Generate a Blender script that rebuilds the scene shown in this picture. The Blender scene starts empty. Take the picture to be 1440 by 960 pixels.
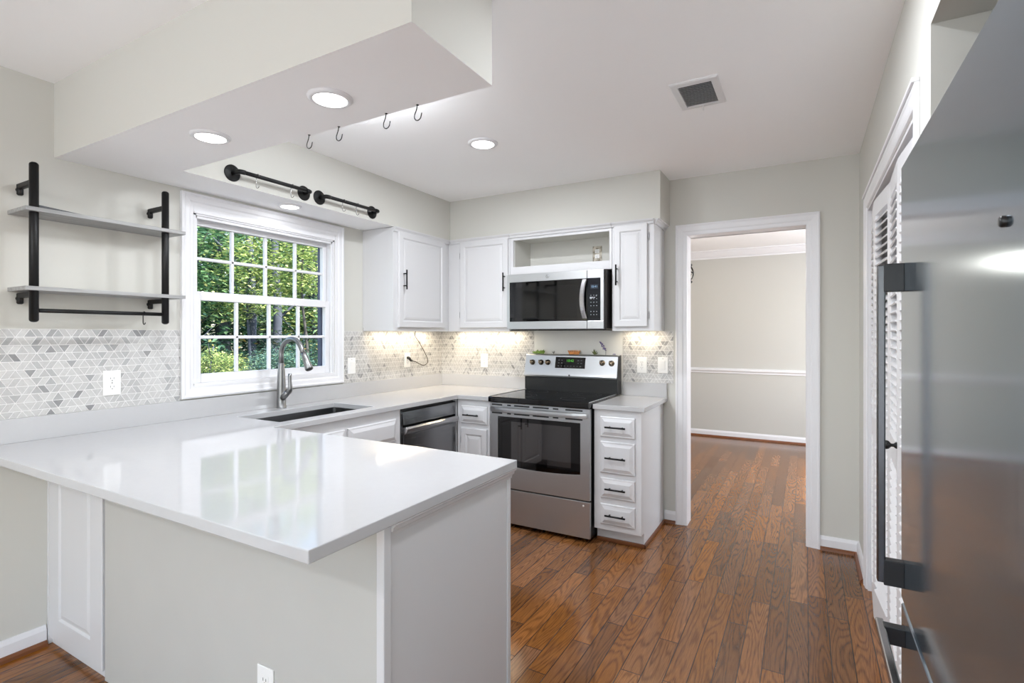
import bpy, bmesh, math, random
from mathutils import Matrix, Vector
random.seed(7)
PI = math.pi
sc = bpy.context.scene
COL = sc.collection

# ------------------------------------------------------------------ camera, sky, sun, exposure
CAM = (2.87, -3.79, 1.34)
cam_d = bpy.data.cameras.new('camera')
cam_d.sensor_width = 36.0
cam_d.lens = 18.285
cam_d.shift_y = -0.0067
cam_d.clip_start = 0.02
cam_d.clip_end = 200
cam = bpy.data.objects.new('camera', cam_d)
COL.objects.link(cam)
cam.location = CAM
cam.rotation_euler = (PI/2, 0, math.radians(29.43))
sc.camera = cam

sc.view_settings.view_transform = 'Standard'
sc.view_settings.look = 'None'
sc.view_settings.gamma = 1.0
sc.view_settings.use_curve_mapping = False
sc.view_settings.exposure = 0.28
try:
    sc.cycles.use_denoising = True
    sc.cycles.max_bounces = 14
    sc.cycles.diffuse_bounces = 10
    sc.cycles.glossy_bounces = 5
    sc.cycles.transparent_max_bounces = 16
    sc.cycles.sample_clamp_indirect = 6.0
    sc.cycles.caustics_reflective = True
    sc.cycles.caustics_refractive = False
except Exception:
    pass

W = bpy.data.worlds.new('sky')
sc.world = W
W.use_nodes = True
wn = W.node_tree.nodes
wl = W.node_tree.links
sky = wn.new('ShaderNodeTexSky')
sky.sky_type = 'NISHITA'
sky.sun_disc = False
sky.sun_elevation = math.radians(48)
sky.sun_rotation = math.radians(100)
sky.air_density = 1.2
sky.dust_density = 1.5
wl.new(sky.outputs[0], wn['Background'].inputs[0])
wn['Background'].inputs[1].default_value = 0.5

sun_d = bpy.data.lights.new('sun', 'SUN')
sun_d.energy = 11.0
sun_d.angle = math.radians(1.5)
sun_d.color = (1.0, 0.95, 0.86)
sun = bpy.data.objects.new('sun', sun_d)
COL.objects.link(sun)
sun.rotation_euler = Vector((-0.62, -0.10, -0.75)).to_track_quat('-Z', 'Y').to_euler()

def area_light(name, loc, direction, sx, sy, watts, color=(1, 1, 1), shape='RECTANGLE', parent=None, spread=PI):
    d = bpy.data.lights.new(name, 'AREA')
    d.shape = shape
    d.size = sx
    if shape in ('RECTANGLE', 'ELLIPSE'):
        d.size_y = sy
    d.energy = watts
    d.color = color
    d.spread = spread
    o = bpy.data.objects.new(name, d)
    COL.objects.link(o)
    o.location = loc
    o.rotation_euler = Vector(direction).to_track_quat('-Z', 'Y').to_euler()
    if parent is not None:
        o.location = Vector(loc) - Vector(ORIG[parent.name])
        o.parent = parent
    return o

# added area lamps inside unseen windows and patio door, standing in for daylight
area_light('patio_fill', (2.0, -6.45, 1.15), (0, 1, 0.12), 2.1, 2.0, 34, (0.93, 0.98, 1.06))
area_light('breakfast_fill', (0.12, -4.9, 1.45), (1, 0.1, 0.05), 1.5, 1.2, 1, (0.93, 0.98, 1.06))
area_light('side_fill', (3.12, -4.6, 1.25), (-1, 0.35, 0.12), 1.3, 1.6, 4, (0.94, 0.98, 1.05))
area_light('dining_fill', (4.35, 1.75, 1.45), (-1, 0.1, 0), 1.5, 1.4, 62, (0.94, 0.98, 1.05))

# ------------------------------------------------------------------ materials
def lin(c):
    return tuple(((v/255)/12.92 if v/255 <= 0.04045 else ((v/255+0.055)/1.055)**2.4) for v in c)

def new_mat(name):
    m = bpy.data.materials.new(name)
    m.use_nodes = True
    nt = m.node_tree
    return m, nt, nt.nodes['Principled BSDF']

def node(nt, typ, **kw):
    n = nt.nodes.new(typ)
    for k, v in kw.items():
        setattr(n, k, v)
    return n

def solid(name, rgb, rough=0.5, metal=0.0, spec=0.5, bump=0.0, bscale=80.0, var=0.0, vscale=3.0, emit=None, estr=1.0, coat=0.0):
    m, nt, b = new_mat(name)
    b.inputs['Base Color'].default_value = (*rgb, 1)
    b.inputs['Roughness'].default_value = rough
    b.inputs['Metallic'].default_value = metal
    b.inputs['Specular IOR Level'].default_value = spec
    b.inputs['Coat Weight'].default_value = coat
    tc = node(nt, 'ShaderNodeTexCoord')
    if var > 0:
        nz = node(nt, 'ShaderNodeTexNoise')
        nz.inputs['Scale'].default_value = vscale
        nz.inputs['Detail'].default_value = 4
        nt.links.new(tc.outputs['Object'], nz.inputs['Vector'])
        mx = node(nt, 'ShaderNodeMix', data_type='RGBA')
        mx.inputs['A'].default_value = (*[c*(1-var) for c in rgb], 1)
        mx.inputs['B'].default_value = (*[min(1, c*(1+var)) for c in rgb], 1)
        nt.links.new(nz.outputs['Fac'], mx.inputs['Factor'])
        nt.links.new(mx.outputs['Result'], b.inputs['Base Color'])
    if bump > 0:
        nz = node(nt, 'ShaderNodeTexNoise')
        nz.inputs['Scale'].default_value = bscale
        nt.links.new(tc.outputs['Object'], nz.inputs['Vector'])
        bp = node(nt, 'ShaderNodeBump')
        bp.inputs['Strength'].default_value = bump
        bp.inputs['Distance'].default_value = 0.002
        nt.links.new(nz.outputs['Fac'], bp.inputs['Height'])
        nt.links.new(bp.outputs[0], b.inputs['Normal'])
    if emit:
        b.inputs['Emission Color'].default_value = (*emit, 1)
        b.inputs['Emission Strength'].default_value = estr
    return m

def brushed(name, rgb, rough, axis, amount=0.12, metal=1.0):
    """Brushed metal: fine streaks along one axis in the roughness and a faint bump."""
    m, nt, b = new_mat(name)
    b.inputs['Base Color'].default_value = (*rgb, 1)
    b.inputs['Metallic'].default_value = metal
    tc = node(nt, 'ShaderNodeTexCoord')
    mp = node(nt, 'ShaderNodeMapping')
    s = [260.0, 260.0, 260.0]
    s[axis] = 3.0
    mp.inputs['Scale'].default_value = s
    nz = node(nt, 'ShaderNodeTexNoise')
    nz.inputs['Scale'].default_value = 1.0
    nz.inputs['Detail'].default_value = 2
    nt.links.new(tc.outputs['Object'], mp.inputs['Vector'])
    nt.links.new(mp.outputs[0], nz.inputs['Vector'])
    mr = node(nt, 'ShaderNodeMapRange')
    mr.inputs['To Min'].default_value = max(0.02, rough-amount/2)
    mr.inputs['To Max'].default_value = rough+amount/2
    nt.links.new(nz.outputs['Fac'], mr.inputs['Value'])
    nt.links.new(mr.outputs[0], b.inputs['Roughness'])
    bp = node(nt, 'ShaderNodeBump')
    bp.inputs['Strength'].default_value = 0.008
    bp.inputs['Distance'].default_value = 0.001
    nt.links.new(nz.outputs['Fac'], bp.inputs['Height'])
    nt.links.new(bp.outputs[0], b.inputs['Normal'])
    return m

def glass_mat(name, tint=(1, 1, 1), refl=0.06):
    m = bpy.data.materials.new(name)
    m.use_nodes = True
    nt = m.node_tree
    nt.nodes.remove(nt.nodes['Principled BSDF'])
    out = nt.nodes['Material Output']
    t = node(nt, 'ShaderNodeBsdfTransparent')
    t.inputs[0].default_value = (*tint, 1)
    g = node(nt, 'ShaderNodeBsdfGlossy')
    g.inputs['Roughness'].default_value = 0.01
    lw = node(nt, 'ShaderNodeLayerWeight')
    lw.inputs['Blend'].default_value = 0.12
    mth = node(nt, 'ShaderNodeMath', operation='MULTIPLY')
    mth.inputs[1].default_value = refl*4
    nt.links.new(lw.outputs['Fresnel'], mth.inputs[0])
    mx = node(nt, 'ShaderNodeMixShader')
    nt.links.new(mth.outputs[0], mx.inputs[0])
    nt.links.new(t.outputs[0], mx.inputs[1])
    nt.links.new(g.outputs[0], mx.inputs[2])
    nt.links.new(mx.outputs[0], out.inputs[0])
    return m

def floor_mat(name):
    """Stained oak strip floor: boards along y, 82 mm wide, random lengths, contour-line grain."""
    m, nt, b = new_mat(name)
    L = nt.links
    tc = node(nt, 'ShaderNodeTexCoord')
    sp = node(nt, 'ShaderNodeSeparateXYZ')
    L.new(tc.outputs['Object'], sp.inputs[0])
    def M(op, a, c=None, d=None):
        n = node(nt, 'ShaderNodeMath', operation=op)
        for i, v in enumerate((a, c, d)):
            if v is None: continue
            if isinstance(v, (int, float)): n.inputs[i].default_value = v
            else: L.new(v, n.inputs[i])
        return n.outputs[0]
    X, Y = sp.outputs[0], sp.outputs[1]
    xr = M('DIVIDE', X, 0.082)
    row = M('FLOOR', xr)
    fx = M('FRACT', xr)
    wn1 = node(nt, 'ShaderNodeTexWhiteNoise', noise_dimensions='1D')
    L.new(row, wn1.inputs['W'])
    ly = M('ADD', M('MULTIPLY', wn1.outputs['Value'], 0.55), 0.55)
    yr = M('DIVIDE', M('ADD', Y, M('MULTIPLY', wn1.outputs['Value'], 37.7)), ly)
    pl = M('FLOOR', yr)
    fy = M('FRACT', yr)
    cb = node(nt, 'ShaderNodeCombineXYZ')
    L.new(row, cb.inputs[0]); L.new(pl, cb.inputs[1])
    wn2 = node(nt, 'ShaderNodeTexWhiteNoise', noise_dimensions='3D')
    L.new(cb.outputs[0], wn2.inputs['Vector'])
    rnd = wn2.outputs['Value']
    # grain coordinates, offset per board
    gx = M('ADD', M('MULTIPLY', X, 10.0), M('MULTIPLY', rnd, 91.0))
    gy = M('ADD', M('MULTIPLY', Y, 1.15), M('MULTIPLY', rnd, 57.0))
    gv = node(nt, 'ShaderNodeCombineXYZ')
    L.new(gx, gv.inputs[0]); L.new(gy, gv.inputs[1])
    nz = node(nt, 'ShaderNodeTexNoise')
    nz.inputs['Scale'].default_value = 1.0
    nz.inputs['Detail'].default_value = 1.5
    nz.inputs['Roughness'].default_value = 0.4
    nz.inputs['Distortion'].default_value = 0.0
    L.new(gv.outputs[0], nz.inputs['Vector'])
    con = M('SINE', M('MULTIPLY', nz.outputs['Fac'], 135.0))
    fine_v = node(nt, 'ShaderNodeCombineXYZ')
    L.new(M('MULTIPLY', X, 420.0), fine_v.inputs[0]); L.new(M('MULTIPLY', Y, 14.0), fine_v.inputs[1])
    fn = node(nt, 'ShaderNodeTexNoise')
    fn.inputs['Scale'].default_value = 1.0
    fn.inputs['Detail'].default_value = 2
    L.new(fine_v.outputs[0], fn.inputs['Vector'])
    lines = M('POWER', M('ADD', M('MULTIPLY', con, 0.5), 0.5), 2.5)
    g = M('ADD', M('MULTIPLY', lines, -0.5), M('MULTIPLY', M('SUBTRACT', fn.outputs['Fac'], 0.42), 1.7))
    mrg = node(nt, 'ShaderNodeMapRange')
    mrg.inputs['From Min'].default_value = -0.75; mrg.inputs['From Max'].default_value = 0.35
    L.new(g, mrg.inputs['Value'])
    cr = node(nt, 'ShaderNodeValToRGB')
    cr.color_ramp.elements[0].position = 0.0
    cr.color_ramp.elements[0].color = (*lin((74, 44, 22)), 1)
    cr.color_ramp.elements[1].position = 1.0
    cr.color_ramp.elements[1].color = (*lin((142, 95, 56)), 1)
    L.new(mrg.outputs[0], cr.inputs[0])
    # per-board tone
    hs = node(nt, 'ShaderNodeHueSaturation')
    L.new(cr.outputs[0], hs.inputs['Color'])
    L.new(M('ADD', M('MULTIPLY', rnd, 0.6), 0.62), hs.inputs['Value'])
    L.new(M('ADD', M('MULTIPLY', wn2.outputs['Color'], 0.2), 0.93), hs.inputs['Saturation'])
    # seams
    ex = M('MINIMUM', fx, M('SUBTRACT', 1.0, fx))
    ey = M('MULTIPLY', M('MINIMUM', fy, M('SUBTRACT', 1.0, fy)), M('DIVIDE', ly, 0.082))
    e = M('MINIMUM', ex, ey)
    seam = node(nt, 'ShaderNodeMapRange')
    seam.inputs['From Min'].default_value = 0.010; seam.inputs['From Max'].default_value = 0.034
    L.new(e, seam.inputs['Value'])
    mx = node(nt, 'ShaderNodeMix', data_type='RGBA')
    mx.inputs['A'].default_value = (*lin((44, 25, 14)), 1)
    L.new(seam.outputs[0], mx.inputs['Factor'])
    L.new(hs.outputs[0], mx.inputs['B'])
    L.new(mx.outputs['Result'], b.inputs['Base Color'])
    b.inputs['Roughness'].default_value = 0.17
    b.inputs['Specular IOR Level'].default_value = 0.5
    bp = node(nt, 'ShaderNodeBump')
    bp.inputs['Strength'].default_value = 0.12
    bp.inputs['Distance'].default_value = 0.002
    L.new(M('ADD', seam.outputs[0], M('MULTIPLY', con, 0.06)), bp.inputs['Height'])
    L.new(bp.outputs[0], b.inputs['Normal'])
    return m

def tile_mat(name):
    """Honed marble pieces, each with its own grey and faint veins."""
    m, nt, b = new_mat(name)
    L = nt.links
    geo = node(nt, 'ShaderNodeNewGeometry')
    tc = node(nt, 'ShaderNodeTexCoord')
    cr = node(nt, 'ShaderNodeValToRGB')
    el = cr.color_ramp.elements
    el[0].position = 0.0; el[0].color = (*lin((134, 134, 134)), 1)
    el[1].position = 1.0; el[1].color = (*lin((202, 201, 198)), 1)
    for p, c in ((0.10, (168, 168, 167)), (0.35, (189, 188, 186)), (0.6, (193, 192, 190))):
        k = el.new(p); k.color = (*lin(c), 1)
    L.new(geo.outputs['Random Per Island'], cr.inputs[0])
    nz = node(nt, 'ShaderNodeTexNoise')
    nz.inputs['Scale'].default_value = 55; nz.inputs['Detail'].default_value = 5; nz.inputs['Distortion'].default_value = 1.2
    L.new(tc.outputs['Object'], nz.inputs['Vector'])
    r2 = node(nt, 'ShaderNodeValToRGB')
    r2.color_ramp.elements[0].position = 0.35; r2.color_ramp.elements[0].color = (0.82, 0.82, 0.82, 1)
    r2.color_ramp.elements[1].position = 0.62; r2.color_ramp.elements[1].color = (1, 1, 1, 1)
    L.new(nz.outputs['Fac'], r2.inputs[0])
    mx = node(nt, 'ShaderNodeMix', data_type='RGBA', blend_type='MULTIPLY')
    mx.inputs['Factor'].default_value = 0.6
    L.new(cr.outputs[0], mx.inputs['A']); L.new(r2.outputs[0], mx.inputs['B'])
    L.new(mx.outputs['Result'], b.inputs['Base Color'])
    b.inputs['Roughness'].default_value = 0.32
    return m

def wood_grey(name):
    m, nt, b = new_mat(name)
    L = nt.links
    tc = node(nt, 'ShaderNodeTexCoord')
    mp = node(nt, 'ShaderNodeMapping'); mp.inputs['Scale'].default_value = (60, 3, 60)
    nz = node(nt, 'ShaderNodeTexNoise'); nz.inputs['Scale'].default_value = 1.0; nz.inputs['Detail'].default_value = 4; nz.inputs['Distortion'].default_value = 0.6
    cr = node(nt, 'ShaderNodeValToRGB')
    cr.color_ramp.elements[0].position = 0.3; cr.color_ramp.elements[0].color = (*lin((128, 128, 127)), 1)
    cr.color_ramp.elements[1].position = 0.75; cr.color_ramp.elements[1].color = (*lin((172, 172, 171)), 1)
    L.new(tc.outputs['Object'], mp.inputs[0]); L.new(mp.outputs[0], nz.inputs['Vector']); L.new(nz.outputs['Fac'], cr.inputs[0])
    L.new(cr.outputs[0], b.inputs['Base Color'])
    b.inputs['Roughness'].default_value = 0.45
    return m

def leaf_mat(name, stops, trans=0.35):
    m = bpy.data.materials.new(name)
    m.use_nodes = True
    nt = m.node_tree
    L = nt.links
    b = nt.nodes['Principled BSDF']
    geo = node(nt, 'ShaderNodeNewGeometry')
    cr = node(nt, 'ShaderNodeValToRGB')
    el = cr.color_ramp.elements
    el[0].position = stops[0][0]; el[0].color = (*lin(stops[0][1]), 1)
    el[1].position = stops[-1][0]; el[1].color = (*lin(stops[-1][1]), 1)
    for p, c in stops[1:-1]:
        k = el.new(p); k.color = (*lin(c), 1)
    L.new(geo.outputs['Random Per Island'], cr.inputs[0])
    L.new(cr.outputs[0], b.inputs['Base Color'])
    b.inputs['Roughness'].default_value = 0.45
    tr = node(nt, 'ShaderNodeBsdfTranslucent')
    L.new(cr.outputs[0], tr.inputs[0])
    mx = node(nt, 'ShaderNodeMixShader'); mx.inputs[0].default_value = trans
    L.new(b.outputs[0], mx.inputs[1]); L.new(tr.outputs[0], mx.inputs[2])
    L.new(mx.outputs[0], nt.nodes['Material Output'].inputs[0])
    return m

M_WALL = solid('wall_paint', lin((204, 203, 196)), 0.75, spec=0.3, bump=0.05, bscale=220)
M_PONY = solid('wall_paint_shaded', lin((187, 186, 181)), 0.6, spec=0.3, bump=0.05, bscale=180, var=0.03, vscale=6)  # greige wall paint darkened in place of shade on the peninsula back
M_DINING = solid('dining_paint', lin((193, 192, 186)), 0.75, spec=0.3)
M_CEIL = solid('ceiling_paint', lin((250, 250, 250)), 0.85, spec=0.2)
M_TRIM = solid('trim_paint', lin((228, 228, 230)), 0.38)
M_CAB = solid('cabinet_paint', lin((211, 211, 212)), 0.36)
M_CABIN = solid('cabinet_inside', lin((205, 204, 198)), 0.6)
M_QUARTZ = solid('quartz', lin((186, 186, 187)), 0.07, var=0.02, vscale=40)
M_FLOOR = floor_mat('oak_floor')
M_SHOE = solid('stained_shoe', lin((112, 66, 36)), 0.35, var=0.2, vscale=20)
M_TILE = tile_mat('marble_mosaic')
M_GROUT = solid('grout', lin((236, 235, 233)), 0.8)
M_BLACK = solid('black_metal', lin((11, 11, 11)), 0.45, spec=0.35)
M_BLACKP = solid('black_plastic', lin((18, 18, 18)), 0.35)
M_BLACKGL = solid('black_glass', lin((6, 6, 7)), 0.04, spec=0.6)
M_DARK = solid('gap_shade', lin((10, 10, 10)), 0.9)
M_SS_H = brushed('stainless_brushed', lin((194, 196, 198)), 0.34, 0, 0.06, 0.9)
M_SS_V = brushed('stainless_fridge', lin((126, 141, 152)), 0.13, 2, 0.04, 0.86)
M_SS_DW = brushed('stainless_dishwasher', lin((140, 141, 143)), 0.25, 1)
M_SS_SINK = brushed('stainless_sink', lin((110, 110, 110)), 0.35, 1)
M_NICKEL = solid('brushed_nickel', lin((138, 138, 138)), 0.36, metal=1.0)
M_CHROME = solid('chrome_handle', lin((200, 200, 202)), 0.18, metal=1.0)
M_WIRE = solid('hook_steel', lin((150, 150, 150)), 0.25, metal=1.0)
M_KNOB = solid('range_knob', lin((120, 108, 92)), 0.22, metal=1.0)
M_SHELF = wood_grey('grey_wood')
M_PLASTIC = solid('white_plastic', lin((238, 238, 236)), 0.35)
M_SLOT = solid('slot_dark', lin((30, 30, 30)), 0.6)
M_GLASS = glass_mat('window_glass')
M_OVENGL = glass_mat('oven_glass', (0.30, 0.28, 0.28), 0.10)
M_LED = solid('led_disc', (1, 1, 1), 0.4, emit=(1.0, 0.98, 0.95), estr=6.0)
M_LEDW = solid('led_strip', (1, 1, 1), 0.4, emit=(1.0, 0.87, 0.66), estr=5.0)
M_GREEN = solid('display_green', (0, 0.02, 0), 0.3, emit=(0.12, 0.75, 0.05), estr=0.6)
M_BLUE = solid('display_blue', (0.01, 0.02, 0.03), 0.3, emit=(0.35, 0.6, 0.9), estr=0.6)
M_MARK = solid('print_grey', lin((165, 168, 172)), 0.5)
M_MARKD = solid('print_dim', lin((96, 98, 104)), 0.5)
M_VENT = solid('vent_enamel', lin((222, 222, 222)), 0.5)
M_VENTS = solid('vent_slat_enamel', lin((186, 186, 186)), 0.5)
M_PAPER = solid('print_paper', lin((70, 72, 76)), 0.5)
M_CORD = solid('cord_rubber', lin((58, 48, 40)), 0.5)
M_BARK = solid('bark', lin((78, 76, 74)), 0.9, bump=0.6, bscale=30, var=0.3, vscale=8)
M_BARKD = solid('bark_dark', lin((72, 78, 90)), 0.9, bump=0.6, bscale=30, var=0.3, vscale=8)
M_SOIL = solid('forest_soil', lin((60, 66, 40)), 0.95, var=0.4, vscale=2)
M_REVEAL = solid('shaded_jamb', lin((84, 88, 104)), 0.7)  # slate tone holds the shade on the outer jamb
M_SIDING = solid('siding', lin((150, 150, 155)), 0.7)
M_LEAF_Y = leaf_mat('leaf_yellowgreen', [(0, (84, 112, 78)), (0.35, (136, 164, 100)), (0.7, (182, 198, 124)), (1, (226, 226, 156))])
M_LEAF_G = leaf_mat('leaf_green', [(0, (52, 84, 66)), (0.4, (84, 124, 88)), (0.8, (122, 158, 108)), (1, (172, 190, 134))])
M_LEAF_D = leaf_mat('leaf_dark', [(0, (34, 60, 56)), (0.5, (56, 92, 78)), (0.85, (88, 124, 94)), (1, (160, 138, 76))])
M_LEAF_B = leaf_mat('leaf_bluegreen', [(0, (48, 80, 80)), (0.5, (88, 126, 116)), (1, (150, 182, 152))])

# ------------------------------------------------------------------ mesh helpers
ORIG = {}
class G:
    """Collects shapes for one mesh object, in world coordinates."""
    def __init__(s): s.bm = bmesh.new()
    def _add(s, t, mi=0):
        me = bpy.data.meshes.new('t'); t.to_mesh(me); t.free()
        n = len(s.bm.faces)
        s.bm.from_mesh(me); bpy.data.meshes.remove(me)
        if mi:
            s.bm.faces.ensure_lookup_table()
            for f in s.bm.faces[n:]: f.material_index = mi
    def box(s, x0, x1, y0, y1, z0, z1, bev=0.0, mi=0, seg=2):
        t = bmesh.new()
        bmesh.ops.create_cube(t, size=1.0)
        for v in t.verts:
            v.co = Vector(((x0+x1)/2+v.co.x*(x1-x0), (y0+y1)/2+v.co.y*(y1-y0), (z0+z1)/2+v.co.z*(z1-z0)))
        bmesh.ops.recalc_face_normals(t, faces=t.faces)
        if bev > 0:
            bmesh.ops.bevel(t, geom=t.edges[:], offset=bev, segments=seg, profile=0.5, affect='EDGES')
        s._add(t, mi); return s
    def mbox(s, M, x0, x1, y0, y1, z0, z1, bev=0.0, mi=0):
        t = bmesh.new()
        bmesh.ops.create_cube(t, size=1.0)
        for v in t.verts:
            v.co = Vector(((x0+x1)/2+v.co.x*(x1-x0), (y0+y1)/2+v.co.y*(y1-y0), (z0+z1)/2+v.co.z*(z1-z0)))
        if bev > 0:
            bmesh.ops.bevel(t, geom=t.edges[:], offset=bev, segments=2, profile=0.5, affect='EDGES')
        t.transform(M)
        bmesh.ops.recalc_face_normals(t, faces=t.faces)
        s._add(t, mi); return s
    def tube(s, pts, r, seg=10, mi=0, caps=True):
        """r: a radius or one per point."""
        pts = [Vector(p) for p in pts]
        rs = r if isinstance(r, (list, tuple)) else [r]*len(pts)
        t = bmesh.new()
        rings = []
        up = None
        for i, p in enumerate(pts):
            if i == 0: d = pts[1]-pts[0]
            elif i == len(pts)-1: d = pts[-1]-pts[-2]
            else: d = (pts[i+1]-pts[i]).normalized()+(pts[i]-pts[i-1]).normalized()
            d.normalize()
            if up is None:
                a = Vector((0, 0, 1)) if abs(d.z) < 0.9 else Vector((1, 0, 0))
                up = d.cross(a).normalized()
            else:
                up = (up-d*up.dot(d)).normalized()
            w = d.cross(up)
            rings.append([t.verts.new(p+rs[i]*(math.cos(2*PI*k/seg)*up+math.sin(2*PI*k/seg)*w)) for k in range(seg)])
        for a, b in zip(rings, rings[1:]):
            for k in range(seg):
                f = t.faces.new((a[k], a[(k+1) % seg], b[(k+1) % seg], b[k])); f.smooth = True
        if caps:
            t.faces.new(rings[0][::-1]); t.faces.new(rings[-1])
        bmesh.ops.recalc_face_normals(t, faces=t.faces)
        s._add(t, mi); return s
    def lathe(s, M, prof, seg=24, mi=0, smooth=True):
        """prof: (radius, height) pairs turned about M's z axis."""
        t = bmesh.new()
        rings = []
        for r, h in prof:
            if r < 1e-6: rings.append([t.verts.new((0, 0, h))])
            else: rings.append([t.verts.new((r*math.cos(2*PI*k/seg), r*math.sin(2*PI*k/seg), h)) for k in range(seg)])
        for a, b in zip(rings, rings[1:]):
            for k in range(seg):
                k2 = (k+1) % seg
                q = []
                for v in ((a[k], a[k2]) if len(a) > 1 else (a[0],)): q.append(v)
                for v in ((b[k2], b[k]) if len(b) > 1 else (b[0],)): q.append(v)
                if len(q) > 2:
                    f = t.faces.new(q); f.smooth = smooth
        t.transform(M)
        bmesh.ops.recalc_face_normals(t, faces=t.faces)
        s._add(t, mi); return s
    def rings(s, M, w, h, prof, close=True, back=False, mi=0):
        """Nested rectangles (inset, height) in M's xy plane: raised panels, mitred frames."""
        t = bmesh.new()
        R = []
        for i, z in prof:
            R.append([t.verts.new(p) for p in ((i, i, z), (w-i, i, z), (w-i, h-i, z), (i, h-i, z))])
        for a, b in zip(R, R[1:]):
            for k in range(4):
                t.faces.new((a[k], a[(k+1) % 4], b[(k+1) % 4], b[k]))
        if close: t.faces.new(R[-1])
        if back: t.faces.new(R[0][::-1])
        t.transform(M)
        s._add(t, mi); return s
    def ushape(s, M, w, h, prof, mi=0):
        """Mitred casing round three sides of an opening."""
        t = bmesh.new()
        R = [[t.verts.new(p) for p in ((i, 0, z), (i, h-i, z), (w-i, h-i, z), (w-i, 0, z))] for i, z in prof]
        for a, b in zip(R, R[1:]):
            for k in range(3):
                t.faces.new((a[k], a[k+1], b[k+1], b[k]))
        for k in (0, 3):
            t.faces.new([r[k] for r in R])
        t.transform(M)
        bmesh.ops.recalc_face_normals(t, faces=t.faces)
        s._add(t, mi); return s
    def sweep(s, path, prof_pts, mi=0):
        """Extrude a closed 2-D outline (list of 3-D points) along a vector path of two points."""
        a, b = Vector(path[0]), Vector(path[1])
        t = bmesh.new()
        A = [t.verts.new(Vector(p)+a) for p in prof_pts]
        B = [t.verts.new(Vector(p)+b) for p in prof_pts]
        n = len(A)
        for k in range(n):
            t.faces.new((A[k], A[(k+1) % n], B[(k+1) % n], B[k]))
        t.faces.new(A[::-1]); t.faces.new(B)
        bmesh.ops.recalc_face_normals(t, faces=t.faces)
        s._add(t, mi); return s
    def prism(s, poly, z0, z1, mi=0, M=None, bev=0.0):
        t = bmesh.new()
        A = [t.verts.new((p[0], p[1], z0)) for p in poly]
        B = [t.verts.new((p[0], p[1], z1)) for p in poly]
        n = len(A)
        for k in range(n):
            t.faces.new((A[k], A[(k+1) % n], B[(k+1) % n], B[k]))
        t.faces.new(A[::-1]); t.faces.new(B)
        bmesh.ops.recalc_face_normals(t, faces=t.faces)
        if bev > 0:
            bmesh.ops.bevel(t, geom=t.edges[:], offset=bev, segments=2, profile=0.5, affect='EDGES')
        if M is not None:
            t.transform(M)
            bmesh.ops.recalc_face_normals(t, faces=t.faces)
        s._add(t, mi); return s
    def faces(s, verts, fs, mi=0):
        t = bmesh.new()
        V = [t.verts.new(v) for v in verts]
        for f in fs: t.faces.new([V[i] for i in f])
        s._add(t, mi); return s

def build(name, g, mats, parent=None, bevel=0.0):
    me = bpy.data.meshes.new(name)
    o = bpy.data.objects.new(name, me)
    COL.objects.link(o)
    if parent is not None:
        org = ORIG[parent.name]
        o.parent = parent
    else:
        cs = [v.co for v in g.bm.verts]
        org = Vector(((min(c.x for c in cs)+max(c.x for c in cs))/2, (min(c.y for c in cs)+max(c.y for c in cs))/2, min(c.z for c in cs)))
        o.location = org
    ORIG[o.name] = Vector(org)
    for v in g.bm.verts: v.co -= Vector(org)
    g.bm.to_mesh(me); g.bm.free()
    for m in (mats if isinstance(mats, (list, tuple)) else [mats]): me.materials.append(m)
    if bevel > 0:
        b = o.modifiers.new('edge', 'BEVEL'); b.width = bevel; b.segments = 2; b.limit_method = 'ANGLE'; b.angle_limit = math.radians(40)
    return o

def thing(name, label, cat, loc, group=None, kind=None):
    o = bpy.data.objects.new(name, None)
    COL.objects.link(o)
    o.location = loc
    o.empty_display_size = 0.1
    ORIG[o.name] = Vector(loc)
    return tag(o, label, cat, group, kind)

def tag(o, label=None, cat=None, group=None, kind=None):
    if label: o['label'] = label
    if cat: o['category'] = cat
    if group: o['group'] = group
    if kind: o['kind'] = kind
    return o

def struct(name, g, mats, label=None, bevel=0.0):
    o = build(name, g, mats, None, bevel)
    return tag(o, label, None, None, 'structure')

def frame(o, ux, uy):
    ux, uy = Vector(ux), Vector(uy)
    n = ux.cross(uy)
    M = Matrix.Identity(4)
    for i in range(3):
        M[i][0] = ux[i]; M[i][1] = uy[i]; M[i][2] = n[i]; M[i][3] = o[i]
    return M
def FB(x, y, z): return frame((x, y, z), (1, 0, 0), (0, 0, 1))       # faces -y (back wall fronts)
def FL(x, y, z): return frame((x, y, z), (0, 1, 0), (0, 0, 1))       # faces +x (left wall fronts)
def FR(x, y, z): return frame((x, y, z), (0, -1, 0), (0, 0, 1))      # faces -x (right wall fronts)
def FN(x, y, z): return frame((x, y, z), (-1, 0, 0), (0, 0, 1))      # faces +y
def FD(x, y, z): return frame((x, y, z), (1, 0, 0), (0, -1, 0))      # faces down
def FU(x, y, z): return frame((x, y, z), (1, 0, 0), (0, 1, 0))       # faces up

# ------------------------------------------------------------------ dimensions
ZC, ZS, CT = 2.44, 2.115, 0.892          # ceiling, soffit underside, worktop
XR = 3.155                               # right wall
YF = -6.6                                # wall behind the camera
YD = 3.48                                # far wall of the dining room
WY0, WY1, WZ0, WZ1 = -2.195, -1.235, 1.06, 2.0   # window opening

# ------------------------------------------------------------------ the setting
struct('floor', G().box(-0.15, 4.6, YF-0.15, YD+0.15, -0.06, 0.0), M_FLOOR, 'glossy stained oak strip floor running into the dining room')
struct('ceiling', G().box(-0.15, 4.6, YF-0.15, YD+0.15, ZC, ZC+0.1), M_CEIL, 'flat white ceiling')

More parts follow.
